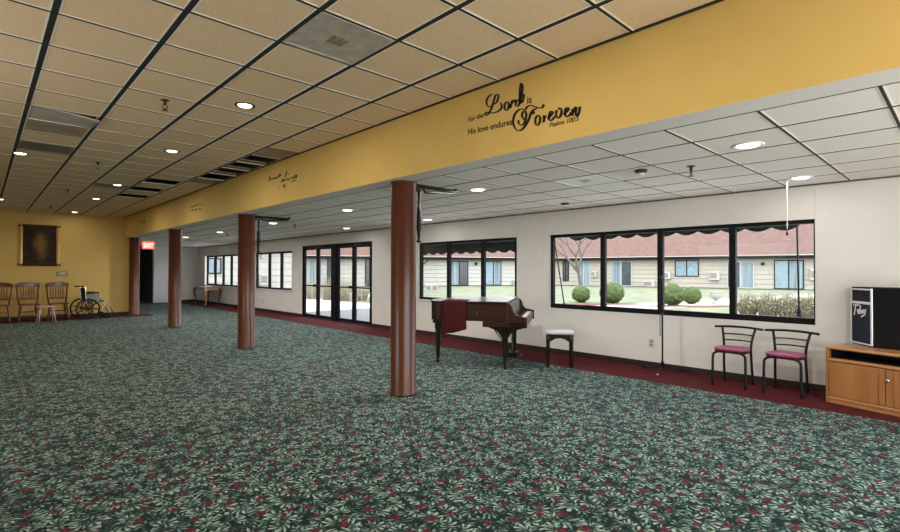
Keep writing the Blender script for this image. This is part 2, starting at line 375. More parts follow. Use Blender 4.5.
def grid(name, GX, GY, z, x0, x1, y0, y1, wx, wy, fl):
    b1, b2 = nb(), nb()
    for x in GX[1:-1]:
        box(b1, (x-wx/2, y0, z-.006), (x+wx/2, y1, z+.03))
        for s in (-1, 1): box(b2, (x+s*(wx/2+fl/2)-fl/2, y0, z-.0035), (x+s*(wx/2+fl/2)+fl/2, y1, z+.012))
    for y in GY[1:-1]:
        box(b1, (x0, y-wy/2, z-.005), (x1, y+wy/2, z+.029))
        for s in (-1, 1): box(b2, (x0, y+s*(wy/2+fl/2)-fl/2, z-.003), (x1, y+s*(wy/2+fl/2)+fl/2, z+.011))
    struct(name, b1, M['shadow_line']); struct(name+'_flange', b2, M['flange'])
grid('ceiling_grid', GX, GY, ZM, XO, XB, YO, YF, .036, .019, .012)
bm = nb(); box(bm, (XB-.02, YO, ZM-.012), (XB, YF, ZM)); struct('trim_2', bm, M['shadow_line'])
bm = nb()
for y in (7.67, 8.28, 8.886): box(bm, (2.76, y-.05, ZM+.03), (XB, y+.05, ZM+.05))
struct('trim_3', bm, M['stain'])
AX = [XB+.25, 3.585, 4.1, 4.7, 5.3, 5.9, 6.5, XW]; AY = [YO]+[.94+.594*k for k in range(-8, 39) if YO+.05 < .94+.594*k < YE-.05]+[YE]
ASPEC = {(cell(AX, 5.0), cell(AY, 3.0))}
bt = nb()
for i in range(len(AX)-1):
    for j in range(len(AY)-1):
        if (i, j) in ASPEC: continue
        box(bt, (AX[i]+.003, AY[j]+.003, ZA), (AX[i+1]-.003, AY[j+1]-.003, ZA+.02))
struct('ceiling_lower', bt, M['tile'])
grid('ceiling_grid_lower', AX, AY, ZA, AX[0], XW, YO, YE, .022, .017, .009)
bm = nb(); box(bm, (XW-.02, YO, ZA-.018), (XW, YE, ZA)); struct('trim_4', bm, mat('wall_angle', (.10, .09, .08), .6))
# thin joint battens on the wall above and beside the windows
bm = nb()
for y in (1.255, 5.12, 5.70, 6.55): box(bm, (XW-.006, y-.006, ZT if y > 6 else .08), (XW, y+.006, ZA-.02))
box(bm, (XW-.006, 5.12, ZT+.015), (XW, 5.70, ZT+.027)); box(bm, (XW-.006, 5.12, .80), (XW, 5.70, .812))
struct('trim_5', bm, M['wall'])

# ------------------------------------------------------------------ windows and doors in the window wall
def window(n, y0, y1, mull, ft=.05, fb=.085, mw=.078, ledge=True, jl=.05):
    w = struct('window_%d' % n)
    x0, x1 = XW+.03, XW+.10
    b = nb(); box(b, (x0, y0, ZT-ft), (x1, y1, ZT)); box(b, (x0, y0, ZS), (x1, y1, ZS+fb))
    box(b, (x0, y0, ZS+fb), (x1, y0+jl, ZT-ft)); box(b, (x0, y1-.05, ZS+fb), (x1, y1, ZT-ft))
    obj('window_frame', b, M['bframe'], w, bevel=.004)
    for y in mull:
        b = nb(); box(b, (x0, y-mw/2, ZS+fb), (x1, y+mw/2, ZT-ft)); obj('mullion', b, M['bframe'], w, bevel=.004)
    ys = [y0]+sorted(mull)+[y1]
    for a, c in zip(ys, ys[1:]):
        b = nb(); box(b, (x0+.03, a+.015, ZS+.04), (x0+.036, c-.03, ZT-.03)); obj('pane', b, M['glass'], w)
    if ledge:
        b = nb(); box(b, (XW-.03, y0-.02, ZS-.025), (XW+.03, y1+.02, ZS)); obj('window_sill', b, M['white'], w, bevel=.004)
    return w
window(1, 1.27, 5.0, [4.02, 3.11, 2.16], fb=.075, ledge=False, jl=.018)
window(2, 5.74, 8.50, [7.58, 6.60], fb=.05)
window(3, 14.72, 17.53, [16.47, 15.54], ft=.06, fb=.06, mw=.1)
window(4, 19.22, 22.85, [21.82, 20.88, 19.99], ft=.06, fb=.06, mw=.1)

def doors(n, y0, y1):
    d = struct('door_%d' % n); ym = (y0+y1)/2
    x0, x1 = XW+.02, XW+.09
    b = nb(); box(b, (x0-.02, y0, 2.055), (x1+.01, y1, 2.13)); box(b, (x0-.02, y0, 0), (x1+.01, y0+.06, 2.055)); box(b, (x0-.02, y1-.06, 0), (x1+.01, y1, 2.055))
    obj('door_frame', b, M['bframe'], d, bevel=.004)
    for s, (a, c) in enumerate(((y0+.062, ym-.004), (ym+.004, y1-.062))):
        b = nb(); st = .075
        box(b, (x0, a, .02), (x1-.02, a+st, 2.05)); box(b, (x0, c-st, .02), (x1-.02, c, 2.05))
        box(b, (x0, a+st, .02), (x1-.02, c-st, .10)); box(b, (x0, a+st, 2.0), (x1-.02, c-st, 2.05))
        lf = obj('door_leaf', b, M['bframe'], d, bevel=.003)
        b = nb(); box(b, (x0+.02, a+st-.01, .09), (x0+.026, c-st+.01, 2.01)); obj('pane', b, M['glass'], lf)
        b = nb(); tube(b, [(x0-.0, a+.04, .95), (x0-.07, a+.05, .95), (x0-.07, c-.05, .95), (x0, c-.04, .95)], .017, 8)
        box(b, (x0-.075, (c-.12) if s == 0 else a+.04, .92), (x0, (c-.04) if s == 0 else a+.12, .99)); obj('push_bar', b, M['bframe'], lf)
        hy = (c-.10) if s == 0 else (a+.10)
        if s == 1:
            b = nb(); tube(b, [(x1-.02, hy, .95), (x1+.05, hy, .96), (x1+.05, hy, 1.25), (x1-.02, hy, 1.26)], .014, 8); obj('pull_handle', b, M['bframe'], lf)
    b = nb(); box(b, (x0-.07, ym-.5, 2.06), (x0-.021, ym-.12, 2.12)); tube(b, [(x0-.05, ym-.14, 2.05), (x0-.16, ym-.38, 2.02), (x0-.0, ym-.72, 2.0)], .012, 6); obj('door_closer', b, M['black'], d)
doors(1, 10.31, 12.06); doors(2, 12.21, 14.0)
bm = nb(); box(bm, (XW-.01, 12.06, 0), (XW+.11, 12.21, 2.13)); struct('trim_6', bm, M['bframe'])
bm = nb(); box(bm, (XW-.02, 10.31, -.001), (XW+.15, 14.0, .012)); struct('trim_7', bm, M['bframe'])

# ------------------------------------------------------------------ columns
cp = nb(); lathe(cp, [(.150, 0), (.150, .02), (.143, .028), (.143, 2.37), (.150, 2.375), (.150, 2.40)], 40)
c0 = tag(obj('column', cp, M['brown'], None, (3.48, 4.434, 0)), 'brown round column beside the grand piano, closest and thickest of the four', 'column', 'brown columns under the beam')
for y, l in ((8.99, 'brown round column before the glass doors, second from the piano'), (13.49, 'brown round column third from the piano, standing clear of the yellow wall'), (17.92, 'brown round column at the end of the yellow wall near the wheelchair')):
    dup(c0, (3.48, y, 0), 0, l)

# ------------------------------------------------------------------ lettering on the beam
def cr(P, k=8):
    Q = []
    for i in range(len(P)-1):
        p0, p1, p2, p3 = P[max(i-1,0)], P[i], P[i+1], P[min(i+2,len(P)-1)]
        for t in [j/k for j in range(k)]:
            Q.append(.5*((2*p1)+(p2-p0)*t+(2*p0-5*p1+4*p2-p3)*t*t+(3*p1-p0-3*p2+p3)*t**3))
    return Q+[P[-1]]
def pen(bm, strokes, nib, conv, thin=.35):
    """broad-nib strokes lying on the beam face, 2 mm thick"""
    X0, X1 = XB-.002, XB+.0005
    for S in strokes:
        P = [conv(*q) for q in S]; P = cr([Vector((p.y, p.z)) for p in P]) if len(P) > 2 else [Vector((p.y, p.z)) for p in P]
        n0 = Vector((-math.cos(.42), -math.sin(.42)))*nib
        V = []
        for i, p in enumerate(P):
            t = (P[min(i+1,len(P)-1)]-P[max(i-1,0)]); t = t.normalized() if t.length > 0 else Vector((1,0)); nn = Vector((-t.y, t.x))
            d = nn.dot(n0); w = nn*(math.copysign(max(abs(d), nib*thin), d if abs(d) > 1e-6 else 1))
            taper = min(1, .35+i/3, .35+(len(P)-1-i)/3); w *= taper
            if V and w.dot(V[-1][2]) < 0: w = -w
            V.append((p-w, p+w, w))
        R = [[bm.verts.new((x, q.x, q.y)) for x, q in ((X0, a), (X0, b), (X1, b), (X1, a))] for a, b, _ in V]
        for A, B in zip(R, R[1:]):
            for k in range(4): bm.faces.new((A[k], A[(k+1)%4], B[(k+1)%4], B[k]))
        bm.faces.new(R[0][::-1]); bm.faces.new(R[-1])
cvt = lambda u, v: onx(460+u/6.923, 75+v/6.923, XB)
def words(txt, a, b, parent, name, shear=.0, bold=0.0):
    A, B = cvt(*a), cvt(*b)
    cu = bpy.data.curves.new(name, 'FONT'); cu.body = txt; cu.shear = shear; cu.extrude = .001; cu.offset = bold
    t = bpy.data.objects.new('tmp', cu); C.objects.link(t); bpy.context.view_layer.update()
    me = bpy.data.meshes.new_from_object(t.evaluated_get(bpy.context.evaluated_depsgraph_get())); bpy.data.objects.remove(t)
    xs = [v.co.x for v in me.vertices]; x0 = min(xs); k = (A-B).length/(max(xs)-x0); dz = (B.z-A.z)/((A-B).length)
    for v in me.vertices:
        x, y, z = (v.co.x-x0)*k, v.co.y*k, v.co.z
        v.co = Vector((XB-.001-z, A.y-x, A.z+y+dz*x))
    me.materials.append(M['black']); o = bpy.data.objects.new(name, me); C.objects.link(o); o.parent = parent
    return o
LT = thing('wall_lettering', 'large black script lettering on the yellow beam reading His love endures Forever', 'lettering')
words('For the', (60, 326), (163, 292), LT, 'lettering_line', bold=.012)
words('is', (466, 198), (497, 190), LT, 'lettering_line', bold=.012)
words('His love endures', (58, 414), (362, 343), LT, 'lettering_line', bold=.012)
words('Psalms 100:5', (620, 362), (825, 315), LT, 'lettering_line', shear=.25, bold=.010)
cva = lambda u, v: onx(482+u/13.3, 80+v/13.3, XB)
cvb = lambda u, v: onx(508+u/11.84, 100+v/11.84, XB)
b = nb()
pen(b, [[(152,190),(110,202),(72,250),(62,308),(84,350),(120,352),(152,325),(192,298),(214,250),(222,208),(206,190),(180,212),(160,270),(140,340),(114,405),(84,450),(56,470),(40,456),(64,430),(110,434),(160,437),(216,415),(254,380),(262,335),(242,298)]], .0125, cva, .35)
pen(b, [[(345,290),(312,310),(300,360),(314,402),(344,388),(358,334),(345,290)],[(356,334),(372,368),(392,340)],[(402,268),(388,330),(376,366)],[(388,330),(412,284),(436,268),(438,300)],
        [(482,262),(456,288),(452,334),(476,348),(500,312),(512,258)],[(498,300),(504,220),(506,120),(522,48),(540,76),(536,150),(516,230),(506,292),(522,302),(546,268),(560,180)]], .0125, cva, .4)
obj('script_word', b, M['black'], LT)
b = nb()
pen(b, [[(425,50),(410,84),(380,96),(330,84),(276,66),(232,80),(205,112)],
        [(345,100),(302,120),(270,162),(250,222),(214,292),(164,350),(120,362),(80,326),(62,250),(84,166),(140,112),(190,116),(216,162),(210,222),(190,280),(156,296),(130,276),(122,236)],
        [(186,130),(166,188),(198,240)],[(266,170),(298,158),(320,140)]], .0135, cvb, .35)
pen(b, [[(352,180),(326,225),(330,284),(354,296),(380,250),(372,192),(352,180)],[(378,236),(404,206)],[(420,182),(428,225),(420,268)],[(424,232),(440,200),(458,186)],
        [(466,226),(516,176),(530,142),(506,140),(486,190),(496,240),(526,232),(560,190)],[(578,118),(570,168),(590,212),(620,192),(636,130),(620,96),(594,112)],[(634,140),(656,160)],
        [(656,178),(708,124),(716,96),(690,100),(676,150),(690,196),(726,182),(752,146)],[(756,108),(766,150),(758,192)],[(764,150),(790,98),(810,90),(802,150),(816,192),(844,142),(852,75)]], .0125, cvb, .42)
obj('script_word', b, M['black'], LT)
def scribble(label, strokes, conv, nib):
    b = nb(); pen(b, strokes, nib, conv); tag(obj('wall_lettering', b, M['black']), label, 'lettering')
cv2 = lambda u, v: onx(260+u/12.857, 160+v/12.857, XB)
scribble('small black script lettering on the yellow beam, between the first two columns', [
    [(118,205),(122,240),(118,275)],[(118,246),(134,232),(142,248),(150,240)],[(158,238),(168,232),(170,246),(180,238),(192,232)],[(196,238),(206,222),(212,236),(224,222),(232,216)],
    [(236,216),(250,196),(262,182),(256,206),(246,214)],[(268,208),(268,178)],[(286,176),(300,196)],[(352,140),(336,180),(318,226)],[(362,160),(370,196)],
    [(274,292),(290,256),(304,244),(306,280)],[(280,276),(312,266)],[(318,270),(330,250),(342,264)],[(350,262),(362,240),(372,258),(388,246)],[(396,240),(408,220),(420,238),(432,222)],[(440,238),(452,196),(462,212),(474,192),(470,220),(454,230)],
    [(404,284),(428,272),(470,256)],[(406,274),(440,270)],[(246,320),(240,374)],[(292,310),(310,354),(322,308)]], cv2, .016)
cv3 = lambda u, v: onx(185+u/10, 195+v/10, XB)
scribble('faint script lettering on the yellow beam above the third column', [
    [(55,120),(75,112),(70,125),(90,110)],[(96,112),(110,100),(112,112),(126,98)],[(130,96),(146,88),(150,100)],[(160,84),(166,104),(178,86)],
    [(58,160),(74,148),(72,162),(90,150)],[(94,152),(108,140),(110,152),(126,140)],[(132,142),(150,136),(150,150),(168,138)]], cv3, .02)
cv4 = lambda u, v: onx(136+u/10, 215+v/10, XB)
scribble('tiny script lettering on the yellow beam close to the far yellow wall', [
    [(40,64),(52,54),(54,72),(44,80)],[(58,62),(66,76)],[(72,58),(86,52),(88,70),(76,78)],[(92,54),(98,72)]], cv4, .03)

# ------------------------------------------------------------------ ceiling fittings
def area(name, loc, power, col, size=.14):
    l = bpy.data.lights.new(name, 'AREA'); l.shape = 'DISK'; l.size = size; l.energy = power; l.color = col
    o = bpy.data.objects.new(name, l); C.objects.link(o); o.location = loc; return o
def downlight(z, trim, lens, r=.095):
    t = thing('recessed_downlight', '', 'ceiling light', (0, 0, z))
    b = nb(); n = 32
    prof = [(r, 0), (r*1.02, -.006), (r*.86, -.010), (r*.72, -.004), (r*.70, 0)]
    rings = [[b.verts.new((q*math.cos(2*PI*k/n), q*math.sin(2*PI*k/n), h)) for k in range(n)] for q, h in prof]
    for A, B in zip(rings, rings[1:]):
        for k in range(n): b.faces.new((A[k], A[(k+1)%n], B[(k+1)%n], B[k])).smooth = True
    obj('trim_ring', b, trim, t)
    b = nb(); lathe(b, [(r*.45, -.016), (r*.62, -.012), (r*.70, -.006), (r*.70, -.002)], 24); obj('lens', b, lens, t)
    return t
MAINL = [(1.905, 4.986), (1.91, 7.594), (1.91, 11.333), (1.93, 13.883), (1.935, 17.5)]
ORD = ['first', 'second', 'third', 'fourth', 'fifth', 'sixth']
bronze = mat('dark_trim_ring', (.05, .035, .025), .4, .2, 30, metal=.5)
d0 = downlight(ZM, bronze, M['led'])
PM, PA = 24, 50
for i, (x, y) in enumerate(MAINL):
    l = 'lit round downlight in the tan ceiling, %s in line from the square diffuser' % ORD[i]
    if i == 0: d0.location = (x, y, ZM); d0['label'] = l; d0['group'] = 'downlights in the tan ceiling'
    else: dup(d0, (x, y, ZM), 0, l)
    area('lamp', (x, y, ZM-.03), PM if y < 16 else 5, (1, .87, .68))
for (x, y, l) in ((.40, 9.227, 'lit round downlight in the tan ceiling beside the dark return grille'), (.325, 15.54, 'lit round downlight in the tan ceiling far beyond the return grille')):
    dup(d0, (x, y, ZM), 0, l); area('lamp', (x, y, ZM-.03), PM, (1, .87, .68))
a0 = downlight(ZA, M['white'], M['led2'], .115)
AL = [(4.525, 1.251, 'lit round downlight in the grey ceiling, nearest of the row beside the beam'), (6.5, 1.285, 'lit round downlight in the grey ceiling above the hanging chain'),
      (4.556, 4.298, 'lit round downlight in the grey ceiling beside the black bracket of the piano column'), (6.5, 7.512, 'lit round downlight in the grey ceiling over the window behind the piano column'),
      (4.516, 7.291, 'lit round downlight in the grey ceiling, third along the beam from the square air vent'), (6.42, 10.401, 'lit round downlight in the grey ceiling in front of the glass doors'),
      (4.599, 10.424, 'lit round downlight in the grey ceiling just past the second column bracket'), (4.65, 13.858, 'lit round downlight in the grey ceiling near the third column'), (4.6, 16.735, 'lit round downlight in the grey ceiling closest to the exit sign')]
for i, (x, y, l) in enumerate(AL):
    if i == 0: a0.location = (x, y, ZA); a0['label'] = l; a0['group'] = 'downlights in the grey ceiling'
    else: dup(a0, (x, y, ZA), 0, l)
    area('lamp', (x, y, ZA-.03), (22 if y < 2 else PA) if x < 6 else 3, (1, .975, .945), .16)
# sprinkler heads
def sprinkler(label, x, y, z, group):
    t = thing('ceiling_sprinkler', label, 'sprinkler', (x, y, z), 0, group)
    b = nb(); lathe(b, [(.038, 0), (.04, -.006), (.02, -.012), (.014, -.02), (.014, -.05)], 16); obj('escutcheon', b, bronze, t)
    b = nb(); tube(b, [(-.018, 0, -.05), (-.02, 0, -.07), (0, 0, -.095)], .005, 6); tube(b, [(.018, 0, -.05), (.02, 0, -.07), (0, 0, -.095)], .005, 6)
    lathe(b, [(.026, -.102), (.03, -.099), (.006, -.095)], 14); obj('deflector', b, bronze, t)
    return t
sp = sprinkler('brass sprinkler head in the tan ceiling, closest to the square diffuser', 1.287, 5.37, ZM, 'sprinklers in the tan ceiling')
for x, y, l in ((1.293, 9.165, 'sprinkler head in the tan ceiling, second from the square diffuser'), (1.294, 12.726, 'sprinkler head in the tan ceiling, third from the square diffuser'), (1.314, 16.316, 'sprinkler head in the tan ceiling, closest to the yellow wall')): dup(sp, (x, y, ZM), 0, l)
for x, y, l in ((5.03, 1.886, 'sprinkler head in the grey ceiling near the brown smoke detector'), (5.046, 10.304, 'sprinkler head in the grey ceiling before the glass doors'), (4.924, 14.111, 'sprinkler head in the grey ceiling between second and third columns')): dup(sp, (x, y, ZA), 0, l, 'sprinklers in the grey ceiling')
# smoke detectors
for x, y, l in ((4.866, 2.313, 'brown smoke detector beside the square air vent'), (6.408, 4.233, 'brown round ceiling cap near the wall above the piano bench')):
    t = thing('smoke_detector', l, 'smoke detector', (x, y, ZA)); b = nb(); lathe(b, [(.062, 0), (.062, -.018), (.05, -.03), (.038, -.034)], 24); obj('base', b, bronze, t)
    b = nb(); lathe(b, [(.038, -.034), (.034, -.048), (.02, -.054)], 20); obj('sensor_cap', b, M['ivory'], t)
# square diffusers and grilles
def square_diffuser(label, x0, x1, y0, y1, z, m, m2, nm='ceiling_diffuser'):
    cx, cy, w, h = (x0+x1)/2, (y0+y1)/2, (x1-x0)/2-.014, (y1-y0)/2-.014
    t = thing(nm, label, 'ceiling vent', (cx, cy, z))
    b = nb(); box(b, (-w, -h, .0), (w, h, .012)); q = .022
    for (a, c) in (((-w, -h), (w, -h+q)), ((-w, h-q), (w, h)), ((-w, -h+q), (-w+q, h-q)), ((w-q, -h+q), (w, h-q))): box(b, (a[0], a[1], -.008), (c[0], c[1], 0))
    obj('plate', b, m, t)
    b = nb()
    for k, s in enumerate((.105, .075, .05)):
        prism(b, [(-w*s*2, -h*s*2), (w*s*2, -h*s*2), (w*s*1.8, h*s*2), (-w*s*2, h*s*1.9)], -.006-.005*k, 0-.004*k) if k < 2 else None
    obj('centre_cone', b, m2, t)
    return t
i, j = cell(GX, 1.85), cell(GY, 3.1)
square_diffuser('square dusty air diffuser in the tan ceiling', GX[i], GX[i+1], GY[j], GY[j+1], ZM, M['diff'], mat('dusty_cone', (.25, .19, .13), .6, .3, 30))
i, j = cell(AX, 5.0), cell(AY, 3.0)
square_diffuser('pale square air vent in the grey ceiling', AX[i], AX[i+1], AY[j], AY[j+1], ZA, M['vent'], mat('vent_cone', (.42, .40, .36), .6, .2, 30))
i, j = cell(GX, .6), cell(GY, 8.6)
t = thing('return_grille', 'dark slatted return grille in the tan ceiling', 'ceiling vent', ((GX[i]+GX[i+1])/2, (GY[j]+GY[j+1])/2, ZM))
b = nb(); w = .29
for a, c in (((-w, -w), (w, -w+.025)), ((-w, w-.025), (w, w)), ((-w, -w+.025), (-w+.025, w-.025)), ((w-.025, -w+.025), (w, w-.025))): box(b, (*a, -.005), (*c, .01))
obj('grille_frame', b, M['stain'], t)
b = nb()
for k in range(18): y = -.255+k*.03; prism(b, [(y, .012), (y+.004, .012), (y+.022, -.002), (y+.018, -.002)], -.265, .265, 0)
obj('grille_slats', b, mat('grille_grey', (.10, .09, .075), .6, .3, 20), t)
# drooping tile
i, j = cell(GX, .6), cell(GY, 6.75); b = nb(); n = 12
x0, x1, y0, y1 = GX[i]+.012, GX[i+1]-.012, GY[j]+.008, GY[j+1]-.008
V = [[[b.verts.new((x0+(x1-x0)*p/n, y0+(y1-y0)*q/n, ZM+.004+hh-.045*max(0, (p/n)*.75+(1-q/n)*.55-.62)**1.3*2.0)) for hh in (0, .014)] for q in range(n+1)] for p in range(n+1)]
for p in range(n):
    for q in range(n):
        for h in (0, 1): b.faces.new((V[p][q][h], V[p+1][q][h], V[p+1][q+1][h], V[p][q+1][h])).smooth = True
for p in range(n):
    for (A, B) in ((V[p][0], V[p+1][0]), (V[p][n], V[p+1][n]), (V[0][p], V[0][p+1]), (V[n][p], V[n][p+1])): b.faces.new((A[0], B[0], B[1], A[1]))
tag(obj('ceiling_tile', b, mat('water_marked_tile', (.40, .37, .32), .95, .15, 5)), 'sagging ceiling tile with a curled edge in the tan ceiling', 'ceiling tile')

# ------------------------------------------------------------------ brackets behind the columns
def bracket(label, y):
    t = thing('wall_bracket', label, 'bracket', (3.48, y, 0))
    b = nb(); tube(b, [(.12, -.05, 2.365), (.78, -.03, 2.365), (.80, -.03, 2.40)], .021, 8); tube(b, [(.25, -.04, 2.355), (.30, -.02, 2.31), (.76, -.02, 2.345)], .016, 8); obj('arm', b, M['black'], t)
    b = nb(); tube(b, [(.22, -.03, 2.34), (.20, -.03, 2.30), (.20, -.03, 2.14), (.20, -.03, 2.08), (.20, -.03, 1.88), (.20, -.03, 1.80), (.20, -.03, 1.74)], [.016, .016, .013, .026, .03, .018, .012], 10); obj('drop_rod', b, M['black'], t)
    b = nb(); lathe(b, [(.02, 1.715), (.03, 1.73), (.018, 1.75)], 12, (.20, -.03, 0)); obj('end_knob', b, M['black'], t)
    b = nb(); box(b, (.13, -.08, 2.30), (.15, .02, 2.385)); obj('mounting_plate', b, M['black'], t)
    return t
br = bracket('black arm with a hanging rod on the column beside the piano', 4.434)
dup(br, (3.48, 8.99, 0), 0, 'black arm with a hanging rod on the column before the glass doors')

# ------------------------------------------------------------------ grand piano
PR = math.radians(33)
pn = thing('grand_piano', 'mahogany baby grand piano with closed lid below the window', 'piano', (5.467, 4.223, 0), PR)
W, LN = 1.48, 1.42
def outline(e=0, front=.26):
    return [(0-e, front), (W+e, front), (W+e, .55), (W-.03+e, .72), (W-.16+e, .88), (W-.33+e, 1.00), (W-.47+e, 1.14), (W-.58+e, 1.27), (W-.74+e, LN-.02+e), (W-.92, LN+.03+e), (W-1.10, LN+.03+e), (.20, LN-.0+e), (.06-e*.5, LN-.04+e), (0-e, LN-.12)]
b = nb(); prism(b, outline(), .68, .932); obj('case', b, M['maho'], pn, bevel=.012)
b = nb(); prism(b, outline(.012, .27), .934, .958); obj('lid', b, M['ebony'], pn, bevel=.006)
b = nb(); box(b, (.0, .02, .60), (W, .62, .68)); obj('key_bed', b, M['maho'], pn, bevel=.008)
arm = [(.0, .60), (.0, .74), (.06, .755), (.14, .77), (.185, .82), (.20, .885), (.235, .932), (.27, .932), (.27, .60)]
for x in (0, W-.07):
    b = nb(); prism(b, arm, x, x+.07, 0); obj('key_arm', b, M['maho'], pn, bevel=.006)
b = nb(); prism(b, [(.20, .72), (.215, .72), (.262, .928), (.24, .93)], .07, W-.07, 0); obj('fallboard', b, M['ebony'], pn)
b = nb(); box(b, (.07, .01, .66), (W-.07, .035, .715)); obj('key_slip', b, M['maho'], pn, bevel=.004)
b = nb()
for k in range(52):
    x = .08+k*(W-.16)/52; box(b, (x+.0006, .045, .69), (x+(W-.16)/52-.0006, .20, .724))
obj('white_keys', b, M['ivory'], pn)
b = nb()
for k in range(51):
    if k % 7 in (0, 2, 3, 5, 6):
        x = .08+(k+1)*(W-.16)/52; box(b, (x-.006, .105, .72), (x+.006, .20, .736))
obj('black_keys', b, M['ebony'], pn)
def pleg(x, y):
    b = nb(); w = .5
    pts = [(.042, .60), (.05, .58), (.05, .52), (.040, .50), (.045, .47), (.034, .20), (.026, .085), (.030, .075)]
    n = 8
    rings = [[b.verts.new((x+r*1.05*math.cos(2*PI*(k+.5)/n)*1.0, y+r*1.05*math.sin(2*PI*(k+.5)/n), z)) for k in range(n)] for r, z in pts]
    for A, B in zip(rings, rings[1:]):
        for k in range(n): b.faces.new((A[k], A[(k+1)%n], B[(k+1)%n], B[k]))
    b.faces.new(rings[0]); b.faces.new(rings[-1][::-1])
    l = obj('leg', b, M['ebony'], pn)
    b = nb(); lathe(b, [(.026, .076), (.022, .06), (.012, .05)], 12, (x, y, 0)); tube(b, [(x-.01, y, .025), (x+.01, y, .025)], .025, 12); obj('caster', b, M['black'], l)
pleg(.14, .32); pleg(W-.14, .32); pleg(.40, 1.37)
for x in (.14, W-.14):
    b = nb(); prism(b, [(.04, .602), (.60, .602), (.54, .58), (.45, .55), (.40, .50), (.375, .45), (.265, .45), (.24, .50), (.17, .55), (.07, .58)], x-.035, x+.035, 0); obj('leg_bracket', b, M['ebony'], pn, bevel=.005)
b = nb(); box(b, (.33, 1.30, .60), (.47, 1.44, .68)); obj('leg_block', b, M['ebony'], pn, bevel=.01)
b = nb()
for x in (.66, .74, .82): tube(b, [(x, .27, .60), (x+(.74-x)*.3, .28, .36), (x, .27, .16)], .011, 8, smooth=4)
box(b, (.60, .20, .09), (.88, .34, .16)); tube(b, [(.66, .30, .14), (.64, .62, .60)], .008, 6); tube(b, [(.82, .30, .14), (.84, .62, .60)], .008, 6)
ly = obj('pedal_lyre', b, M['ebony'], pn)
for x in (.66, .74, .82):
    b = nb(); prism(b, [(x-.010, .22), (x+.010, .22), (x+.014, .15), (x+.008, .13), (x-.008, .13), (x-.014, .15)], .10, .110); obj('pedal', b, bronze, ly)
b = nb(); lathe(b, [(.012, 0), (.010, .004)], 10); o = obj('lock_plate', b, M['brass'], pn, (0, .70, .80)); o.rotation_euler = (0, -PI/2, 0)
# cloth draped over the bass side
b = nb(); nu, nv = 18, 26; rows = []
prof = [(.34, .9605), (.2, .9605), (.06, .961), (-.008, .961), (-.020, .954), (-.022, .93), (-.022, .83), (-.024, .7), (-.026, .62), (-.028, .535)]
pp = cr([Vector(q) for q in prof], 3)
for i, q in enumerate(pp):
    row = []
    for k in range(nu+1):
        t = k/nu; dz = max(0, .961-q.y)
        yv = .86+.33*t+dz*(.10*(t-.5)); wob = (.007*math.sin(t*17+.5)+.004*math.sin(t*31))*min(1, dz*3)
        zz = q.y - (.05*t*(dz/.5) if dz > .3 else 0) + (.04*(dz/.5) if dz > .3 and t < .5 else 0)*(1-2*t)
        row.append(b.verts.new((min(q.x, .5)-.012*(dz > 0)-abs(wob), yv, zz)))
    rows.append(row)
for A, B in zip(rows, rows[1:]):
    for k in range(nu): b.faces.new((A[k], A[k+1], B[k+1], B[k])).smooth = True
o = tag(obj('piano_cloth', b, M['cloth'], None, (5.467, 4.223, 0), PR), 'burgundy cloth draped over the lid and side of the piano', 'cloth')
s = o.modifiers.new('thickness', 'SOLIDIFY'); s.thickness = .005; s.offset = 1
# bench
bn = thing('piano_bench', 'dark wooden piano bench with pale padded top between piano and wall', 'bench', (6.17, 4.17, 0), math.radians(-55))
b = nb(); box(b, (-.20, -.17, .475), (.20, .17, .515)); obj('seat_pad', b, M['cushion'], bn, bevel=.015, seg=3)
b = nb(); arch = [(-.185, .475), (.185, .475), (.185, .36), (.13, .375), (.06, .415), (0, .425), (-.06, .415), (-.13, .375), (-.185, .36)]
for y in (-.16, .14): prism(b, arch, y, y+.02, 1)
for x in (-.185, .165): box(b, (x, -.14, .40), (x+.02, .14, .475))
obj('apron', b, M['ebony'], bn, bevel=.003)
for x in (-.165, .165):
    for y in (-.14, .14):
        b = nb(); lathe(b, [(.020, 0), (.022, .02), (.028, .40), (.030, .47)], 4, (x, y, 0)); obj('leg', b, M['ebony'], bn)

# ------------------------------------------------------------------ cafe chairs
def cafe():
    t = thing('cafe_chair', 'black tubular chair with rose seat, standing next to the microphone stand', 'chair', (6.69, 2.02, 0), -PI/2, 'black chairs with rose seats under the window')
    n = 24; b = nb()
    pts = [(.19*math.copysign(abs(math.cos(2*PI*k/n))**.55, math.cos(2*PI*k/n)), -.01+.185*math.copysign(abs(math.sin(2*PI*k/n))**.6, math.sin(2*PI*k/n))) for k in range(n)]
    pts = [(x*(1.0 if y < 0 else .88), y*.95) for x, y in pts]
    prism(b, pts, .430, .462); obj('seat', b, M['vinyl'], t, bevel=.014, seg=3)
    b = nb(); q = [(x*.9, y*.9, .418) for x, y in pts]; tube(b, q, .011, 8, closed=True); obj('seat_frame', b, M['black'], t)
    for s in (-1, 1):
        b = nb(); tube(b, [(s*.06, -.14, .415), (s*.12, -.15, .414), (s*.165, -.155, .39), (s*.178, -.16, .33), (s*.18, -.165, 0)], .0145, 10, smooth=5); obj('front_leg', b, M['black'], t)
        b = nb(); tube(b, [(s*.16, .20, 0), (s*.155, .165, .25), (s*.15, .155, .44), (s*.165, .175, .58), (s*.185, .205, .675)], .0145, 10, smooth=5); obj('rear_leg', b, M['black'], t)
    b = nb(); tube(b, [(s_*.27, .185+.045*(1-(s_)**2), .682+.012*(1-s_*s_)) for s_ in [k/8-1 for k in range(17)]], .0145, 8)
    obj('top_rail', b, M['black'], t)
    for z, w, y in ((.60, .168, .182), (.525, .158, .167)):
        b = nb(); tube(b, [(w*k/6, y+.03*(1-(k/6)**2), z+.004*(1-(k/6)**2)) for k in range(-6, 7)], .0085, 8); obj('back_rail', b, M['black'], t)
    return t
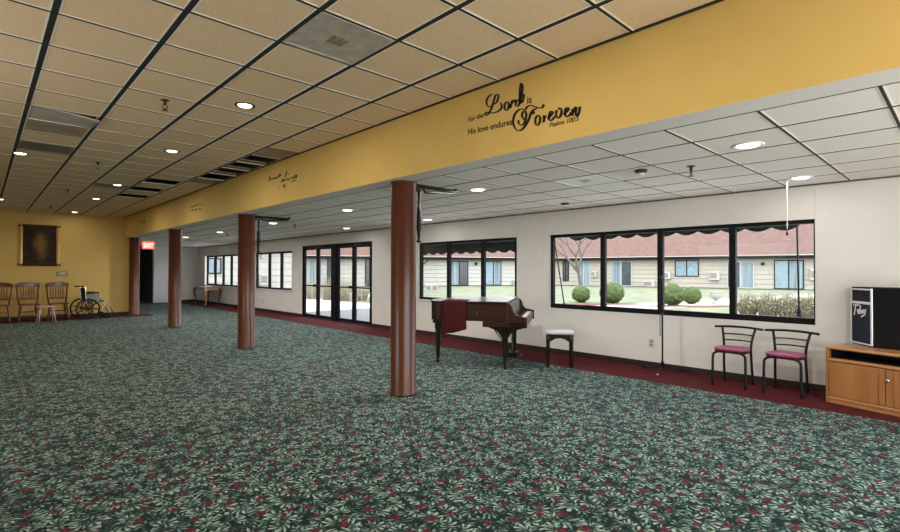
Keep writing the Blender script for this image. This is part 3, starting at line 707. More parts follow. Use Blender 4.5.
ch = cafe()
dup(ch, (6.69, 1.47, 0), -PI/2-.03, 'black tubular chair with rose seat, standing next to the oak cabinet')

# ------------------------------------------------------------------ microphone stand
ms = thing('microphone_stand', 'slim black microphone stand in front of the window mullion', 'stand', (6.84, 2.95, 0))
for k, (x, y) in enumerate(((.05, .29), (.22, -.26), (-.27, -.05))):
    b = nb(); tube(b, [(0, 0, .10), (x*.5, y*.5, .05), (x, y, .014)], .009, 8); l = obj('leg', b, M['black'], ms)
    b = nb(); ball(b, (x, y, .013), .013, 1, 1, 1, 2); obj('foot', b, M['alu'] if k == 2 else M['rubber'], l)
b = nb(); tube(b, [(0, 0, .06), (0, 0, .85)], .012, 10); lathe(b, [(.02, .10), (.02, .14), (.013, .15)], 12); obj('pole', b, M['black'], ms)
b = nb(); tube(b, [(0, 0, .85), (0, 0, 1.42)], .008, 8); obj('inner_pole', b, M['black'], ms)
b = nb(); lathe(b, [(.018, .83), (.022, .85), (.018, .90), (.009, .91)], 12); obj('clutch', b, M['black'], ms)
b = nb(); tube(b, [(-.03, .02, 1.44), (-.03, .02, .50)], .006, 8); lathe(b, [(.012, 1.26), (.022, 1.30), (.012, 1.34)], 10, (-.02, .01, 0)); obj('boom', b, M['black'], ms)

# ------------------------------------------------------------------ oak cabinet and speaker
cb = thing('media_cabinet', 'honey oak media cabinet with open shelf slot and two doors', 'cabinet', (6.548, 1.086, 0), math.atan2(-.958, -.2865))
CW, CD, CH = 1.04, .40, .60
b = nb()
b.free()
for x in (0, CW-.03):
    b = nb(); box(b, (x, 0, 0), (x+.03, CD, CH-.03)); obj('side_panel', b, M['oak'], cb, bevel=.008, seg=3)
b = nb(); box(b, (.03, CD-.015, .03), (CW-.03, CD, CH-.03)); box(b, (.031, .05, .476), (.036, CD-.015, CH-.031)); box(b, (.036, .05, .4755), (CW-.03, CD-.015, .479)); obj('slot_shade', b, M['rubber'], cb)  # shade inside the shelf slot put into a black lining
b = nb(); box(b, (-.005, -.005, CH-.03), (CW+.005, CD, CH)); obj('top', b, M['oak_h'], cb, bevel=.012, seg=3)
b = nb(); box(b, (.03, .0, .445), (CW-.03, CD-.02, .475)); obj('shelf', b, M['oak_h'], cb, bevel=.008, seg=3)
b = nb(); box(b, (.03, .005, .0), (CW-.03, .03, .045)); box(b, (.028, -.006, .045), (CW-.028, .03, .075)); obj('plinth', b, M['oak_h'], cb, bevel=.008, seg=3)
for k, x in enumerate((.033, .5225)):
    b = nb(); w = .4845
    xs = (x+.001, x+w-.001); gx = (xs[1]-.055) if k == 0 else (xs[0]+.055)
    box(b, (xs[0], .004, .08), (xs[1], .022, .438))
    if k == 0: box(b, (gx+.004, -.004, .08), (xs[1], .004, .438)); box(b, (xs[0], -.002, .08), (gx-.004, .004, .438))
    else: box(b, (xs[0], -.004, .08), (gx-.004, .004, .438)); box(b, (gx+.004, -.002, .08), (xs[1], .004, .438))
    d = obj('door', b, M['oak'], cb, bevel=.003)
    b = nb(); kx = x+w+.012-.0 if k == 0 else x+.022
    if k == 1:
        lathe(b, [(.008, 0), (.008, .012), (.017, .018), (.018, .026), (.010, .032)], 16)
        o = obj('knob', b, M['chrome'], d, (kx, -.004, .335)); o.rotation_euler = (PI/2, 0, 0)
    else: b.free()
# wedge speaker standing on end
sk = thing('loudspeaker', 'black wedge loudspeaker with white edged grille standing on the oak cabinet', 'speaker', (6.73, .71, CH+.002))
poly = [(0, 0), (.285, .215), (.345, .215), (.30, -.42), (-.08, -.42)]
b = nb(); prism(b, poly, 0, .62); obj('cabinet_box', b, M['box'], sk, bevel=.008)
fd = Vector((.285, .215)); fl = fd.length; fd /= fl; fn = Vector((-fd.y, fd.x))   # face axis, outward normal
def face(name, u0, u1, z0, z1, d0, d1, m, bev=0):
    b = nb(); q = [fd*u0+fn*d0, fd*u1+fn*d0, fd*u1+fn*d1, fd*u0+fn*d1]; prism(b, [(v.x, v.y) for v in q], z0, z1); return obj(name, b, m, sk, bevel=bev)
face('grille', .03, fl-.02, .03, .44, .001, .010, M['grille'])
face('horn', .045, fl-.04, .475, .58, .001, .010, M['rubber'])
b = nb()
for (u0, u1, z0, z1) in ((.006, .030, .01, .61), (fl-.022, fl-.004, .01, .61), (.03, fl-.022, .44, .468), (.03, fl-.022, .59, .606), (.03, fl-.022, .01, .026)):
    q = [fd*u0+fn*.0005, fd*u1+fn*.0005, fd*u1+fn*.014, fd*u0+fn*.014]; prism(b, [(v.x, v.y) for v in q], z0, z1)
obj('edge_trim', b, M['alu'], sk, bevel=.003)
# logo: angular slanted script, drawn across the grille (u runs from the far edge to the near edge)
def logo(b, S, w):
    for P in S:
        for (u0, z0), (u1, z1) in zip(P, P[1:]):
            t = Vector((u1-u0, z1-z0)); n = Vector((-t.y, t.x)).normalized()*w
            q = [(u0+n.x, z0+n.y), (u1+n.x, z1+n.y), (u1-n.x, z1-n.y), (u0-n.x, z0-n.y)]
            A = []; 
            for dd in (.0125, .0155): A.append([b.verts.new((*(fd*(fl-u)+fn*dd), z)) for u, z in q])
            for k in range(4): b.faces.new((A[0][k], A[0][(k+1)%4], A[1][(k+1)%4], A[1][k]))
            b.faces.new(A[0]); b.faces.new(A[1][::-1])
b = nb(); s = 1.15; lu, lz = .055, .315
def q(*pts): return [(lu+u*s, lz+z*s) for u, z in pts]
logo(b, [q((0, .092), (.075, .098), (.108, .085), (.098, .058), (.052, .048)), q((.036, .092), (.012, .0)),
         q((.060, .030), (.082, .034), (.086, .048), (.070, .050), (.062, .034), (.070, .018), (.086, .020)), q((.112, .052), (.096, .046), (.092, .022), (.106, .024), (.114, .050), (.114, .020)),
         q((.122, .054), (.128, .022), (.142, .060)), q((.148, .040), (.160, .046), (.158, .058), (.148, .052), (.146, .030), (.160, .028)), q((.166, .062), (.168, .036), (.182, .066)), q((.182, .066), (.164, .012), (.140, .004), (.112, -.012))], .0065)
obj('logo', b, M['white'], sk)
b = nb(); box(b, (-.052, -.29, .28), (-.046, -.25, .36)); obj('side_handle', b, M['rubber'], sk)
# power cord on the floor
a, c = onz(806, 392, 0), onz(825, 396, 0)
b = nb(); tube(b, [(6.99, 1.30, .012), (6.86, 1.24, .008), (6.76, 1.16, .008), (6.66, 1.13, .008), (6.60, 1.12, .008)], .006, 6, smooth=5); tag(obj('power_cord', b, M['rubber']), 'thin black cord on the floor between chair and cabinet', 'cord')

# ------------------------------------------------------------------ small wall fittings
def outlet(label, y, z):
    t = thing('wall_outlet', label, 'outlet', (XW, y, z)); b = nb(); box(b, (-.008, -.036, -.058), (0, .036, .058)); obj('cover_plate', b, M['beige'], t, bevel=.003)
    for dz in (-.025, .025):
        b = nb(); box(b, (-.011, -.016, dz-.014), (-.008, .016, dz+.014)); obj('socket', b, M['plate'], t)
outlet('beige wall outlet low on the wall beside the microphone stand', onx(651.5, 343, XW).y, onx(651.5, 343, XW).z)
outlet('small beige wall outlet low beneath the far window', onx(263.5, 301, XW).y, onx(263.5, 301, XW).z)
t = thing('thermostat', 'grey wall plate below the framed picture', 'wall plate', (1.735, YF+.004, 1.285)); b = nb(); box(b, (-.13, -.02, -.07), (.13, 0, .07)); obj('cover_plate', b, M['plate'], t, bevel=.006)
b = nb(); box(b, (-.06, -.028, -.045), (.085, -.02, .045)); obj('display', b, M['diff'], t, bevel=.003)
# framed picture
pc = thing('framed_picture', 'dark framed picture with gilt sides on the yellow wall', 'picture', (1.23, YF-.001, 2.09))
b = nb(); w, h, fr = .455, .575, .085
b.free(); walnut = mat('walnut_rail', (.07, .03, .015), .4, .3, 20)
for sx in (-1, 1):
    b = nb(); prism(b, [(sx*w, -.0), (sx*w, -.03), (sx*(w-fr*.5), -.06), (sx*(w-fr), -.03), (sx*(w-fr), 0)], -h, h); obj('gilt_side', b, M['gold'], pc)
for sz in (-1, 1):
    b = nb(); prism(b, [(-.0, sz*(h+.008)), (-.035, sz*(h+.008)), (-.063, sz*(h-fr*.4)), (-.035, sz*(h-fr*.7)), (0, sz*(h-fr*.7))], -w-.008, w+.008, 0); obj('dark_rail', b, walnut, pc)
b = nb(); box(b, (-w+fr-.01, -.02, -h+fr*.7), (w-fr+.01, -.008, h-fr*.7)); obj('canvas', b, M['picture'], pc)
# chain hanging from the aisle ceiling
def chain(label, x, y, z0, z1):
    b = nb(); n = int((z1-z0)/.03)
    for k in range(n):
        z = z1-k*.03; r = .011
        pts = [((r*.55*math.cos(a) if k % 2 else 0), (0 if k % 2 else r*.55*math.cos(a)), z-.018+.019*math.sin(a)) for a in [2*PI*i/8 for i in range(8)]]
        tube(b, pts, .0035, 5, closed=True)
    t = thing('hanging_chain', label, 'chain', (x, y, 0))
    obj('links', b, M['white'], t); b = nb(); lathe(b, [(.006, z0-.05), (.014, z0-.03), (.006, z0)], 10); obj('pendant', b, bronze, t)
    b = nb(); lathe(b, [(.02, ZA-.02), (.022, ZA)], 12); obj('hook_plate', b, M['white'], t)
chain('white chain hanging from the grey ceiling in front of the widest window', 6.53, 1.42, 1.84, ZA-.01)
chain('white chain hanging by the far corner window, closer to the end wall', 6.9, 20.6, 2.05, ZA-.01)
chain('white chain hanging by the far corner window, closer to the glass doors', 6.9, 19.6, 2.05, ZA-.01)
# exit sign
ex = thing('exit_sign', 'red lit EXIT sign hanging above the dark doorway', 'sign', (4.30, 20.0, 2.265))
b = nb(); box(b, (-.19, -.025, -.13), (.19, .025, .13)); obj('sign_box', b, emit('exit_red', (.95, .20, .13), 1.0), ex, bevel=.008)
cu = bpy.data.curves.new('t', 'FONT'); cu.body = 'EXIT'; cu.extrude = .002; cu.align_x = 'CENTER'; cu.size = .17; cu.offset = .006
tt = bpy.data.objects.new('tmp', cu); C.objects.link(tt); bpy.context.view_layer.update()
me = bpy.data.meshes.new_from_object(tt.evaluated_get(bpy.context.evaluated_depsgraph_get())); bpy.data.objects.remove(tt)
for v in me.vertices: v.co = Vector((v.co.x*.85, -.027-v.co.z, v.co.y*1.2-.07))
me.materials.append(emit('exit_letters', (1, .80, .72), 1.3)); o = bpy.data.objects.new('letters', me); C.objects.link(o); o.parent = ex
b = nb(); tube(b, [(0, 0, .13), (0, 0, ZA-2.265)], .012, 8); obj('stem', b, M['white'], ex)

# ------------------------------------------------------------------ wooden chairs along the yellow wall
def wchair():
    t = thing('wooden_chair', 'red-brown spindle-back wooden chair beside the wheelchair', 'chair', (1.56, 17.6, 0), 0, 'spindle-back chairs along the yellow wall')
    b = nb(); n = 24
    pts = [((.225 if math.sin(a) < 0 else .20)*math.copysign(abs(math.cos(a))**.6, math.cos(a)), .21*math.copysign(abs(math.sin(a))**.7, math.sin(a))) for a in [2*PI*k/n for k in range(n)]]
    prism(b, pts, .44, .475); obj('seat', b, M['dwood'], t, bevel=.012, seg=3)
    prof = lambda x, y, x2, y2: [(x2+(x-x2)*k, y2+(y-y2)*k, .445*k) for k in (0, .15, .3, .4, .6, .75, .9, 1)]
    rr = [.014, .017, .022, .016, .022, .024, .018, .016]
    for s in (-1, 1):
        b = nb(); tube(b, prof(s*.16, -.15, s*.215, -.22), rr, 10); obj('front_leg', b, M['dwood'], t)
        b = nb(); tube(b, prof(s*.14, .15, s*.19, .23), rr, 10); obj('rear_leg', b, M['dwood'], t)
        b = nb(); tube(b, [(s*.17, .17, .46), (s*.195, .20, .62), (s*.20, .235, .80), (s*.215, .265, .97)], [.02, .018, .02, .017], 10); obj('back_post', b, M['dwood'], t)
        b = nb(); tube(b, [(s*.198, -.195, .16), (s*.20, 0, .17), (s*.175, .20, .16)], [.009, .015, .009], 8); obj('stretcher', b, M['dwood'], t)
    for z in (.17, .27):
        b = nb(); tube(b, [(-.19, -.20, z), (0, -.20, z), (.19, -.20, z)], [.009, .016, .009], 8); obj('stretcher', b, M['dwood'], t)
    b = nb(); A = []
    for k in range(13):
        u = k/6-1; y = .262+.035*(1-u*u); zt = 1.06-.05*u*u; zb = .92+.01*(1-u*u)
        A.append([b.verts.new(p) for p in ((u*.245, y, zb), (u*.245, y+.02, zb), (u*.245, y+.028, zt), (u*.245, y+.006, zt))])
    for P, Q in zip(A, A[1:]):
        for k in range(4): b.faces.new((P[k], P[(k+1)%4], Q[(k+1)%4], Q[k])).smooth = False
    b.faces.new(A[0]); b.faces.new(A[-1][::-1]); obj('crest_rail', b, M['dwood'], t, bevel=.006)
    b = nb(); tube(b, [(-.19, .215, .60), (0, .245, .60), (.19, .215, .60)], .018, 8, smooth=4); obj('lower_rail', b, M['dwood'], t)
    for k in range(6):
        u = (k-2.5)/2.5; b = nb(); tube(b, [(u*.115, .235, .60), (u*.125, .265, .75), (u*.13, .29, .935)], [.008, .013, .008], 8, smooth=3); obj('spindle', b, M['dwood'], t)
    return t
wc = wchair()
wc.location.x = 1.59; wc.scale = (1.09, 1, 1)
dup(wc, (.97, 17.58, 0), .06, 'red-brown spindle-back wooden chair, middle of the three by the yellow wall')
dup(wc, (.37, 17.55, 0), -.08, 'red-brown spindle-back wooden chair farthest from the wheelchair, cut by the photo edge')
st = thing('wooden_stool', 'low pale wooden stool between two of the spindle-back chairs', 'stool', (1.27, 16.75, 0), .1)
b = nb(); prism(b, [(-.17, -.13), (.17, -.13), (.19, .13), (-.19, .13)], .415, .44); obj('seat', b, M['lwood'], st, bevel=.008)
for x in (-1, 1):
    for y in (-1, 1):
        b = nb(); tube(b, [(x*.13, y*.09, .42), (x*.155, y*.125, .21), (x*.18, y*.155, 0)], [.013, .015, .010], 8); obj('leg', b, M['lwood'], st)
for y in (-.13, .13):
    b = nb(); tube(b, [(-.16, y, .17), (.16, y, .17)], .011, 8); obj('stretcher', b, M['dwood'], st)

# ------------------------------------------------------------------ wheelchair
wl = thing('wheelchair', 'folding wheelchair with black spoked wheels parked by the yellow wall', 'wheelchair', (2.18, 17.42, 0), math.radians(8))
R_ = .295
for s in (-1, 1):
    y = s*.27
    def ring(bm, r, t, x=0, z=R_, yy=y, n=36): tube(bm, [(x+r*math.cos(2*PI*k/n), yy, z+r*math.sin(2*PI*k/n)) for k in range(n)], t, 8, closed=True)
    b = nb(); ring(b, R_-.016, .016); w = obj('wheel', b, M['rubber'], wl)
    b = nb(); ring(b, R_-.045, .008, yy=y+s*.04); obj('hand_rim', b, M['black'], w)
    b = nb()
    for k in range(9): a = 2*PI*k/9; tube(b, [(.03*math.cos(a), y, R_+.03*math.sin(a)), ((R_-.025)*math.cos(a), y, R_+(R_-.025)*math.sin(a))], .010, 6)
    tube(b, [(0, y-.03, R_), (0, y+.03, R_)], .04, 14); obj('spokes', b, M['black'], w)
    b = nb(); ring(b, .065, .018, .47, .083, s*.22, 20); tube(b, [(.47, s*.22-.018, .083), (.47, s*.22+.018, .083)], .045, 10); c = obj('caster', b, M['rubber'], wl)
    b = nb(); tube(b, [(.47, s*.22+.03, .083), (.47, s*.22+.03, .17), (.44, s*.22, .18), (.44, s*.22, .24)], .010, 8); obj('caster_fork', b, M['chrome'], c)
    b = nb(); yy = s*.22
    tube(b, [(-.18, yy, .93), (-.06, yy, .91), (-.03, yy, .50), (0, yy, .28)], .012, 8); tube(b, [(0, yy, .28), (.44, yy, .26)], .012, 8); tube(b, [(-.03, yy, .48), (.44, yy, .48), (.46, yy, .24)], .012, 8)
    tube(b, [(-.04, yy, .72), (.28, yy, .72), (.32, yy, .60), (.32, yy, .48)], .011, 8)
    obj('side_frame', b, M['chrome'], wl)
    b = nb(); tube(b, [(-.20, yy, .93), (-.09, yy, .925)], .019, 10); obj('push_handle', b, M['rubber'], wl)
    b = nb(); box(b, (-.01, yy-.03, .73), (.28, yy+.03, .765)); obj('armrest', b, M['rubber'], wl, bevel=.01)
    b = nb(); box(b, (.02, yy-.006, .50), (.28, yy+.006, .70)); obj('side_panel', b, M['plate'], wl)
    b = nb(); tube(b, [(.44, yy, .46), (.52, yy, .40), (.64, yy, .13)], .012, 8); l = obj('leg_rest', b, M['chrome'], wl)
    b = nb(); box(b, (.58, min(yy, s*.05), .10), (.76, max(yy, s*.05), .118)); obj('foot_plate', b, M['rubber'], l, bevel=.004)
b = nb(); box(b, (-.02, -.21, .485), (.42, .21, .515)); obj('seat', b, M['rubber'], wl, bevel=.01)
b = nb(); prism(b, [(-.055, .89), (-.025, .52), (-.005, .52), (-.035, .89)], -.21, .21, 1); obj('backrest', b, M['rubber'], wl, bevel=.006)
b = nb(); tube(b, [(.02, -.21, .30), (.35, .21, .47)], .010, 8); tube(b, [(.02, .21, .30), (.35, -.21, .47)], .010, 8); obj('cross_brace', b, M['chrome'], wl)

# ------------------------------------------------------------------ console table in the far corner
ct = thing('console_table', 'small wooden console table with curved legs in the far corner', 'table', (6.72, 21.45, 0), 0)
b = nb(); box(b, (-.29, -.66, .69), (.29, .66, .715)); obj('table_top', b, M['dwood'], ct, bevel=.008)
b = nb()
sc = [(-.25, .69), (.25, .69), (.25, .60), (.16, .585), (.10, .62), (0, .60), (-.10, .62), (-.16, .585), (-.25, .60)]
for y in (-.63, .61): prism(b, sc, y, y+.02, 1)
ap = obj('end_apron', b, M['lit_wood'], ct)  # lit tone put into the apron colour
b = nb(); prism(b, [(-.62, .69), (.62, .69), (.62, .60), (.5, .585), (.4, .62), (0, .595), (-.4, .62), (-.5, .585), (-.62, .60)], -.27, -.25, 0); prism(b, [(-.62, .69), (.62, .69), (.62, .60), (-.62, .60)], .25, .27, 0); obj('front_apron', b, M['dwood'], ct)
for x in (-.255, .255):
    for y in (-.625, .625):
        b = nb(); ox, oy = math.copysign(.03, x), math.copysign(.03, y)
        tube(b, [(x, y, .69), (x+ox, y+oy, .60), (x+ox*.9, y+oy*.9, .48), (x-ox*.4, y-oy*.4, .22), (x-ox*.2, y-oy*.2, .06), (x+ox*.6, y+oy*.6, .012)], [.040, .050, .042, .026, .024, .034], 10, smooth=4)
        obj('leg', b, M['lit_wood'] if (x < 0 and y < 0) else M['dwood'], ct)  # light on one front leg put into its wood colour
b = nb(); box(b, (-.15, -.20, 0), (.15, .22, .012)); tag(obj('paper_stack', b, M['paper'], None, (6.75, 21.7, .7165), .2), 'white papers lying on the console table', 'papers')

# ------------------------------------------------------------------ outside
bm = nb(); box(bm, (XW+.2, -30, -.2), (90, 70, -.02)); struct('lawn', bm, M['grass'])
bm = nb(); box(bm, (XW+.2, 9.5, -.02), (15, 15.6, -.012)); struct('patio', bm, M['asphalt'])
bm = nb(); box(bm, (XW+.2, -12, -.02), (12, 9.5, -.011)); box(bm, (XW+.2, 15.6, -.02), (12, 26, -.011)); struct('bounce_apron', bm, M['pale'])  # unseen strip, added to bounce daylight up into the aisle
bm = nb(); prism(bm, [(13, 9), (60, 0.5), (60, 2.2), (15, 11.2), (17.5, 26), (16, 26.5), (13, 14)], -.02, -.008); struct('garden_path', bm, M['concrete'])
# awnings
def awning(n, label, y0, y1, zv, xo, pole):
    t = thing('awning', label, 'awning', (XW+.12, (y0+y1)/2, 0)); hw = (y1-y0)/2
    b = nb(); prism(b, [(0, 2.32), (xo, zv+.20), (xo, zv+.19), (0, 2.31)], -hw, hw, 1); obj('canopy', b, M['awning'], t)
    b = nb(); k = round(2*hw/.31); pts = [(-hw, zv+.195), (hw, zv+.195)]
    for i in range(k*8, -1, -1): pts.append((-hw+2*hw*i/(k*8), zv+.035-.05*abs(math.sin(PI*i/8))))
    prism(b, pts, xo-.004, xo+.004, 0); obj('valance', b, M['awning'], t)
    b = nb(); tube(b, [(xo, -hw, zv+.19), (xo, hw, zv+.19)], .012, 6); obj('front_bar', b, M['black'], t)
    for p in pole:
        q = [Vector(c)-Vector((XW+.12, (y0+y1)/2, 0)) for c in p]
        b = nb(); tube(b, q, .011, 8); lathe(b, [(.03, -.05), (.03, .05)], 10, tuple(q[-1])); obj('support_pole', b, M['black'], t)
awning(1, 'dark green scalloped awning outside the widest window', onx(797, 230, XW+.28).y, onx(566, 238, XW+.28).y, 1.93, .28, [(onx(797, 224, XW+.28), onx(799, 313, XW+.23)), (onx(554, 237, XW+.30), onx(564.5, 306, XW+.23))])
awning(2, 'dark green scalloped awning outside the window behind the piano', 5.4, 9.7, 1.77, .42, [])
# courtyard buildings
def frame_of(p0, p1):
    p0, p1 = Vector((*p0, 0)), Vector((*p1, 0)); d = (p1-p0); L = d.length; d /= L
    return p0, d, L, math.atan2(d.y, d.x), Vector((d.y, -d.x, 0))    # left end, direction, length, rotation, outward normal
def building(label, p0, p1, depth, sid, items, eave=2.62, ridge=6.3, hipped=0, base=0.):
    P0, d, L, rz, nrm = frame_of(p0, p1)
    t = thing('motel_building', label, 'building', P0, rz)
    # local: x along facade, -y towards the courtyard
    b = nb(); n = int(eave/.34); pr = [(0, 0)]
    for k in range(n): z = k*eave/n; pr += [(-.05, z+.03), (-.008, z+eave/n-.004)]
    pr += [(0, eave), (.12, eave), (.12, 0)]
    pp = [q for i, q in enumerate(pr) if i == 0 or q != pr[i-1]]
    prism(b, [(y, z) for y, z in pp], 0, L, 0); box(b, (0, .12, 0), (L, depth, eave)); obj('siding_wall', b, sid, t)
    b = nb(); prism(b, [(-.55, eave-.02), (-.55, eave+.06), (depth/2, ridge), (depth+.55, eave+.06), (depth+.55, eave-.02), (depth/2, ridge-.1)], -.4, L+.4, 0); obj('roof', b, M['roof'], t)
    b = nb(); box(b, (-.4, -.60, eave-.24), (L+.4, -.50, eave+.03)); obj('shadow_fascia', b, M['trimw'], t)  # board deepened and blackened to paint the shadow under the eave
    b = nb(); box(b, (-.4, -.52, eave-.05), (L+.4, .0, eave-.02)); obj('soffit', b, M['trimw'], t)
    b = nb(); box(b, (-.4, -.68, eave+.0), (L+.4, -.60, eave+.06)); obj('gutter', b, M['gutter'], t)
    pl, nl = P0, nrm
    for it in items:
        k = it[0]; A = onplane(it[1], 272, pl, nl); B = onplane(it[2], 272, pl, nl)
        mx = (it[1]+it[2])/2
        s0, s1 = sorted(((A-P0).dot(d), (B-P0).dot(d))); z1 = max(onplane(mx, it[3], pl, nl).z, .2); z0 = max(onplane(mx, it[4], pl, nl).z, .02)
        if k in ('door', 'window'):
            b = nb(); f = .07
            box(b, (s0, -.10, z0), (s1, .0, z0+f)); box(b, (s0, -.10, z1-f), (s1, 0, z1)); box(b, (s0, -.10, z0+f), (s0+f, 0, z1-f)); box(b, (s1-f, -.10, z0+f), (s1, 0, z1-f))
            sm = (s0+s1)/2
            box(b, (sm-.04, -.10, z0+f), (sm+.04, 0, z1-f))
            w = obj('patio_door' if k == 'door' else 'window', b, M['trimw'] if it[5] else M['gutter'], t)
            for a, c, g in ((s0+f, sm-.04, it[6][0]), (sm+.04, s1-f, it[6][1])):
                b = nb(); box(b, (a, -.08, z0+f), (c, -.06, z1-f)); obj('pane', b, M[g], w)
        elif k == 'ac':
            b = nb(); box(b, (s0, -.35, z0), (s1, .0, z1)); a = obj('air_conditioner', b, M['gutter'], t, bevel=.02)
            b = nb(); box(b, (s0+.08*(s1-s0), -.36, z0+.2*(z1-z0)), (s1-.25*(s1-s0), -.35, z1-.15*(z1-z0))); obj('air_grille', b, M['plate'], a)
        elif k == 'lamp':
            b = nb(); sm = (s0+s1)/2; zm = (z0+z1)/2; lathe(b, [(.05, zm-.16), (.13, zm-.12), (.12, zm+.05), (.03, zm+.12)], 12, (sm, -.16, 0)); obj('wall_lamp', b, M['black'] if it[5] else M['gutter'], t)
        elif k == 'pipe':
            b = nb(); tube(b, [(s1, -.55, eave-.05), (s1, -.5, eave-.2), (s0, -.07, eave-.7), (s0, -.07, .05)], .05, 6); obj('downspout', b, M['trimw'], t)
    return t
building('long red-roofed motel wing across the courtyard, facing the widest window', (41.0, 29.0), (46.6, 4.0), 9, M['siding'], [
    ('window', 563, 569, 261, 281, 1, ('darkglass', 'darkglass')), ('door', 577, 591, 261, 286, 0, ('curtain', 'curtain')), ('ac', 592, 597, 271, 277), ('door', 611, 632, 261, 287, 0, ('curtain', 'darkglass')),
    ('ac', 644, 655, 281, 287), ('ac', 662, 671, 272, 279), ('window', 675, 699, 260, 276.5, 1, ('skyglass', 'skyglass')), ('ac', 709, 720, 271.5, 280), ('door', 727, 754, 261, 290, 0, ('darkglass', 'curtain')),
    ('lamp', 761, 765, 261, 266, 1), ('door', 774, 804, 260, 291, 1, ('skyglass', 'curtain')), ('ac', 810, 818, 269, 280)], hipped=1)
building('pale motel wing seen through the window behind the piano and through the glass doors', (17.0, 40.2), (37.9, 30.05), 9, M['siding_pale'], [
    ('door', 309, 322, 259, 284, 0, ('curtain', 'curtain')), ('door', 327, 333, 259, 285, 1, ('darkglass', 'curtain')), ('door', 365, 374, 259, 286, 1, ('darkglass', 'curtain')),
    ('pipe', 422, 428, 257, 290), ('door', 450, 468, 261, 291, 1, ('curtain', 'darkglass')), ('lamp', 474, 477, 261, 266, 1), ('door', 485, 501, 261, 289, 1, ('skyglass', 'curtain')), ('ac', 512, 516, 280, 287)])
building('white-sided motel wing close outside the far windows', (7.4, 27.2), (13.2, 27.2), 7, M['siding_pale'], [
    ('window', 207, 221, 258, 274, 1, ('skyglass', 'skyglass')), ('ac', 257.5, 267, 274, 285), ('lamp', 260, 264, 254, 258, 0)], eave=2.9)
p = onz(431.5, 291.3, 0); t = thing('air_conditioner', 'white ground air conditioning unit on the lawn before the pale wing', 'air conditioner', (p.x, p.y, -.02), math.radians(-40))
b = nb(); box(b, (-.40, -.2, 0), (.40, .2, .52)); obj('casing', b, M['gutter'], t, bevel=.02)
for x in (-.2, .2):
    b = nb(); box(b, (x-.13, -.215, .12), (x+.13, -.2, .40)); obj('air_grille', b, M['plate'], t)
# clipped round bushes, each on its patch of mulch
def bush(label, px, py, Y, w):
    p = onz(px, Y, 0); b = nb(); ball(b, (0, 0, w*.45), w*.5, 1, 1, .92, 4)
    for v in b.verts: v.co += (v.co-Vector((0, 0, w*.45))).normalized()*random.uniform(-.07, .05)*w
    t = thing('round_bush', label, 'bush', (p.x, p.y, 0), 0, 'clipped round bushes in the courtyard'); obj('foliage', b, M['leaf_clip'], t)
    b = nb(); tube(b, [(0, 0, 0), (0, 0, w*.3)], .05, 8); obj('stem', b, M['bark'], t)
bush('clipped round green bush below the bare tree', 581, 0, 302, .80)
bush('clipped round green bush beside the mullion, second from the bare tree', 612, 0, 303, .98)
bush('clipped round green bush third from the bare tree, larger of the pair', 672, 0, 305, .95)
bush('clipped round green bush farthest from the bare tree, smaller of the pair', 691.5, 0, 303.5, .78)
for lab, px, Y, w, h in (('strip of red mulch under the bushes beside the bare tree', 596, 304, 4.2, 1.0), ('strip of red mulch under the pair of bushes', 684, 306, 3.6, .9), ('patch of red mulch beside the pale stone urn', 705, 301.5, 1.6, .5)):
    p = onz(px, Y, 0); b = nb(); prism(b, [(w*.5*math.cos(a)*(1+.12*math.sin(3*a)), h*.5*math.sin(a)*(1+.15*math.cos(2*a))) for a in [2*PI*k/20 for k in range(20)]], -.02, 0)
    tag(obj('mulch_bed', b, M['mulch'], None, (p.x, p.y, 0), -.75), lab, 'mulch')
p = onz(716, 304, 0); t = thing('garden_urn', 'pale stone garden urn on the lawn', 'urn', (p.x, p.y, -.02)); b = nb(); lathe(b, [(.16, 0), (.17, .06), (.09, .12), (.08, .2)], 16); obj('pedestal', b, M['stone'], t)
b = nb(); lathe(b, [(.08, .2), (.2, .3), (.25, .42), (.22, .5), (.26, .54), (.24, .56)], 16); obj('bowl', b, M['stone'], t)
# dry shrubs
def shrub(label, x, y, w, h, n, seed, group):
    rn = random.Random(seed); t = thing('dry_shrub', label, 'shrub', (x, y, -.02), 0, group); b, c = nb(), nb()
    for k in range(n):
        a = rn.uniform(0, 2*PI); r = math.sqrt(rn.random())*w*.5; bx, by = r*.55*math.cos(a), r*.55*math.sin(a); hh = h*rn.uniform(.6, 1)*(1-.35*(r/(w*.5))**2)
        tx, ty = r*math.cos(a)+rn.uniform(-.06, .06), r*math.sin(a)+rn.uniform(-.06, .06)
        tube(b, [(bx, by, 0), ((bx+tx)/2+rn.uniform(-.05, .05), (by+ty)/2+rn.uniform(-.05, .05), hh*.5), (tx, ty, hh)], [.008, .006, .003], 3, cap=False)
        for q in range(4):
            f = rn.uniform(.35, 1); px, py, pz = bx+(tx-bx)*f+rn.uniform(-.07, .07), by+(ty-by)*f+rn.uniform(-.07, .07), hh*f+rn.uniform(-.03, .04)
            e = rn.uniform(.015, .035); d = Vector((rn.uniform(-1,1), rn.uniform(-1,1), rn.uniform(-.5,1))).normalized()*e; g = d.cross(Vector((rn.uniform(-1,1), rn.uniform(-1,1), 1))).normalized()*e*.6; o = Vector((px, py, max(pz, .02)))
            c.faces.new([c.verts.new(v) for v in (o-d, o+g, o+d, o-g)])
    obj('twigs', b, M['twig'], t); obj('leaves', c, M['dryleaf'], t)
HG = 'dry shrubs growing outside the widest window'
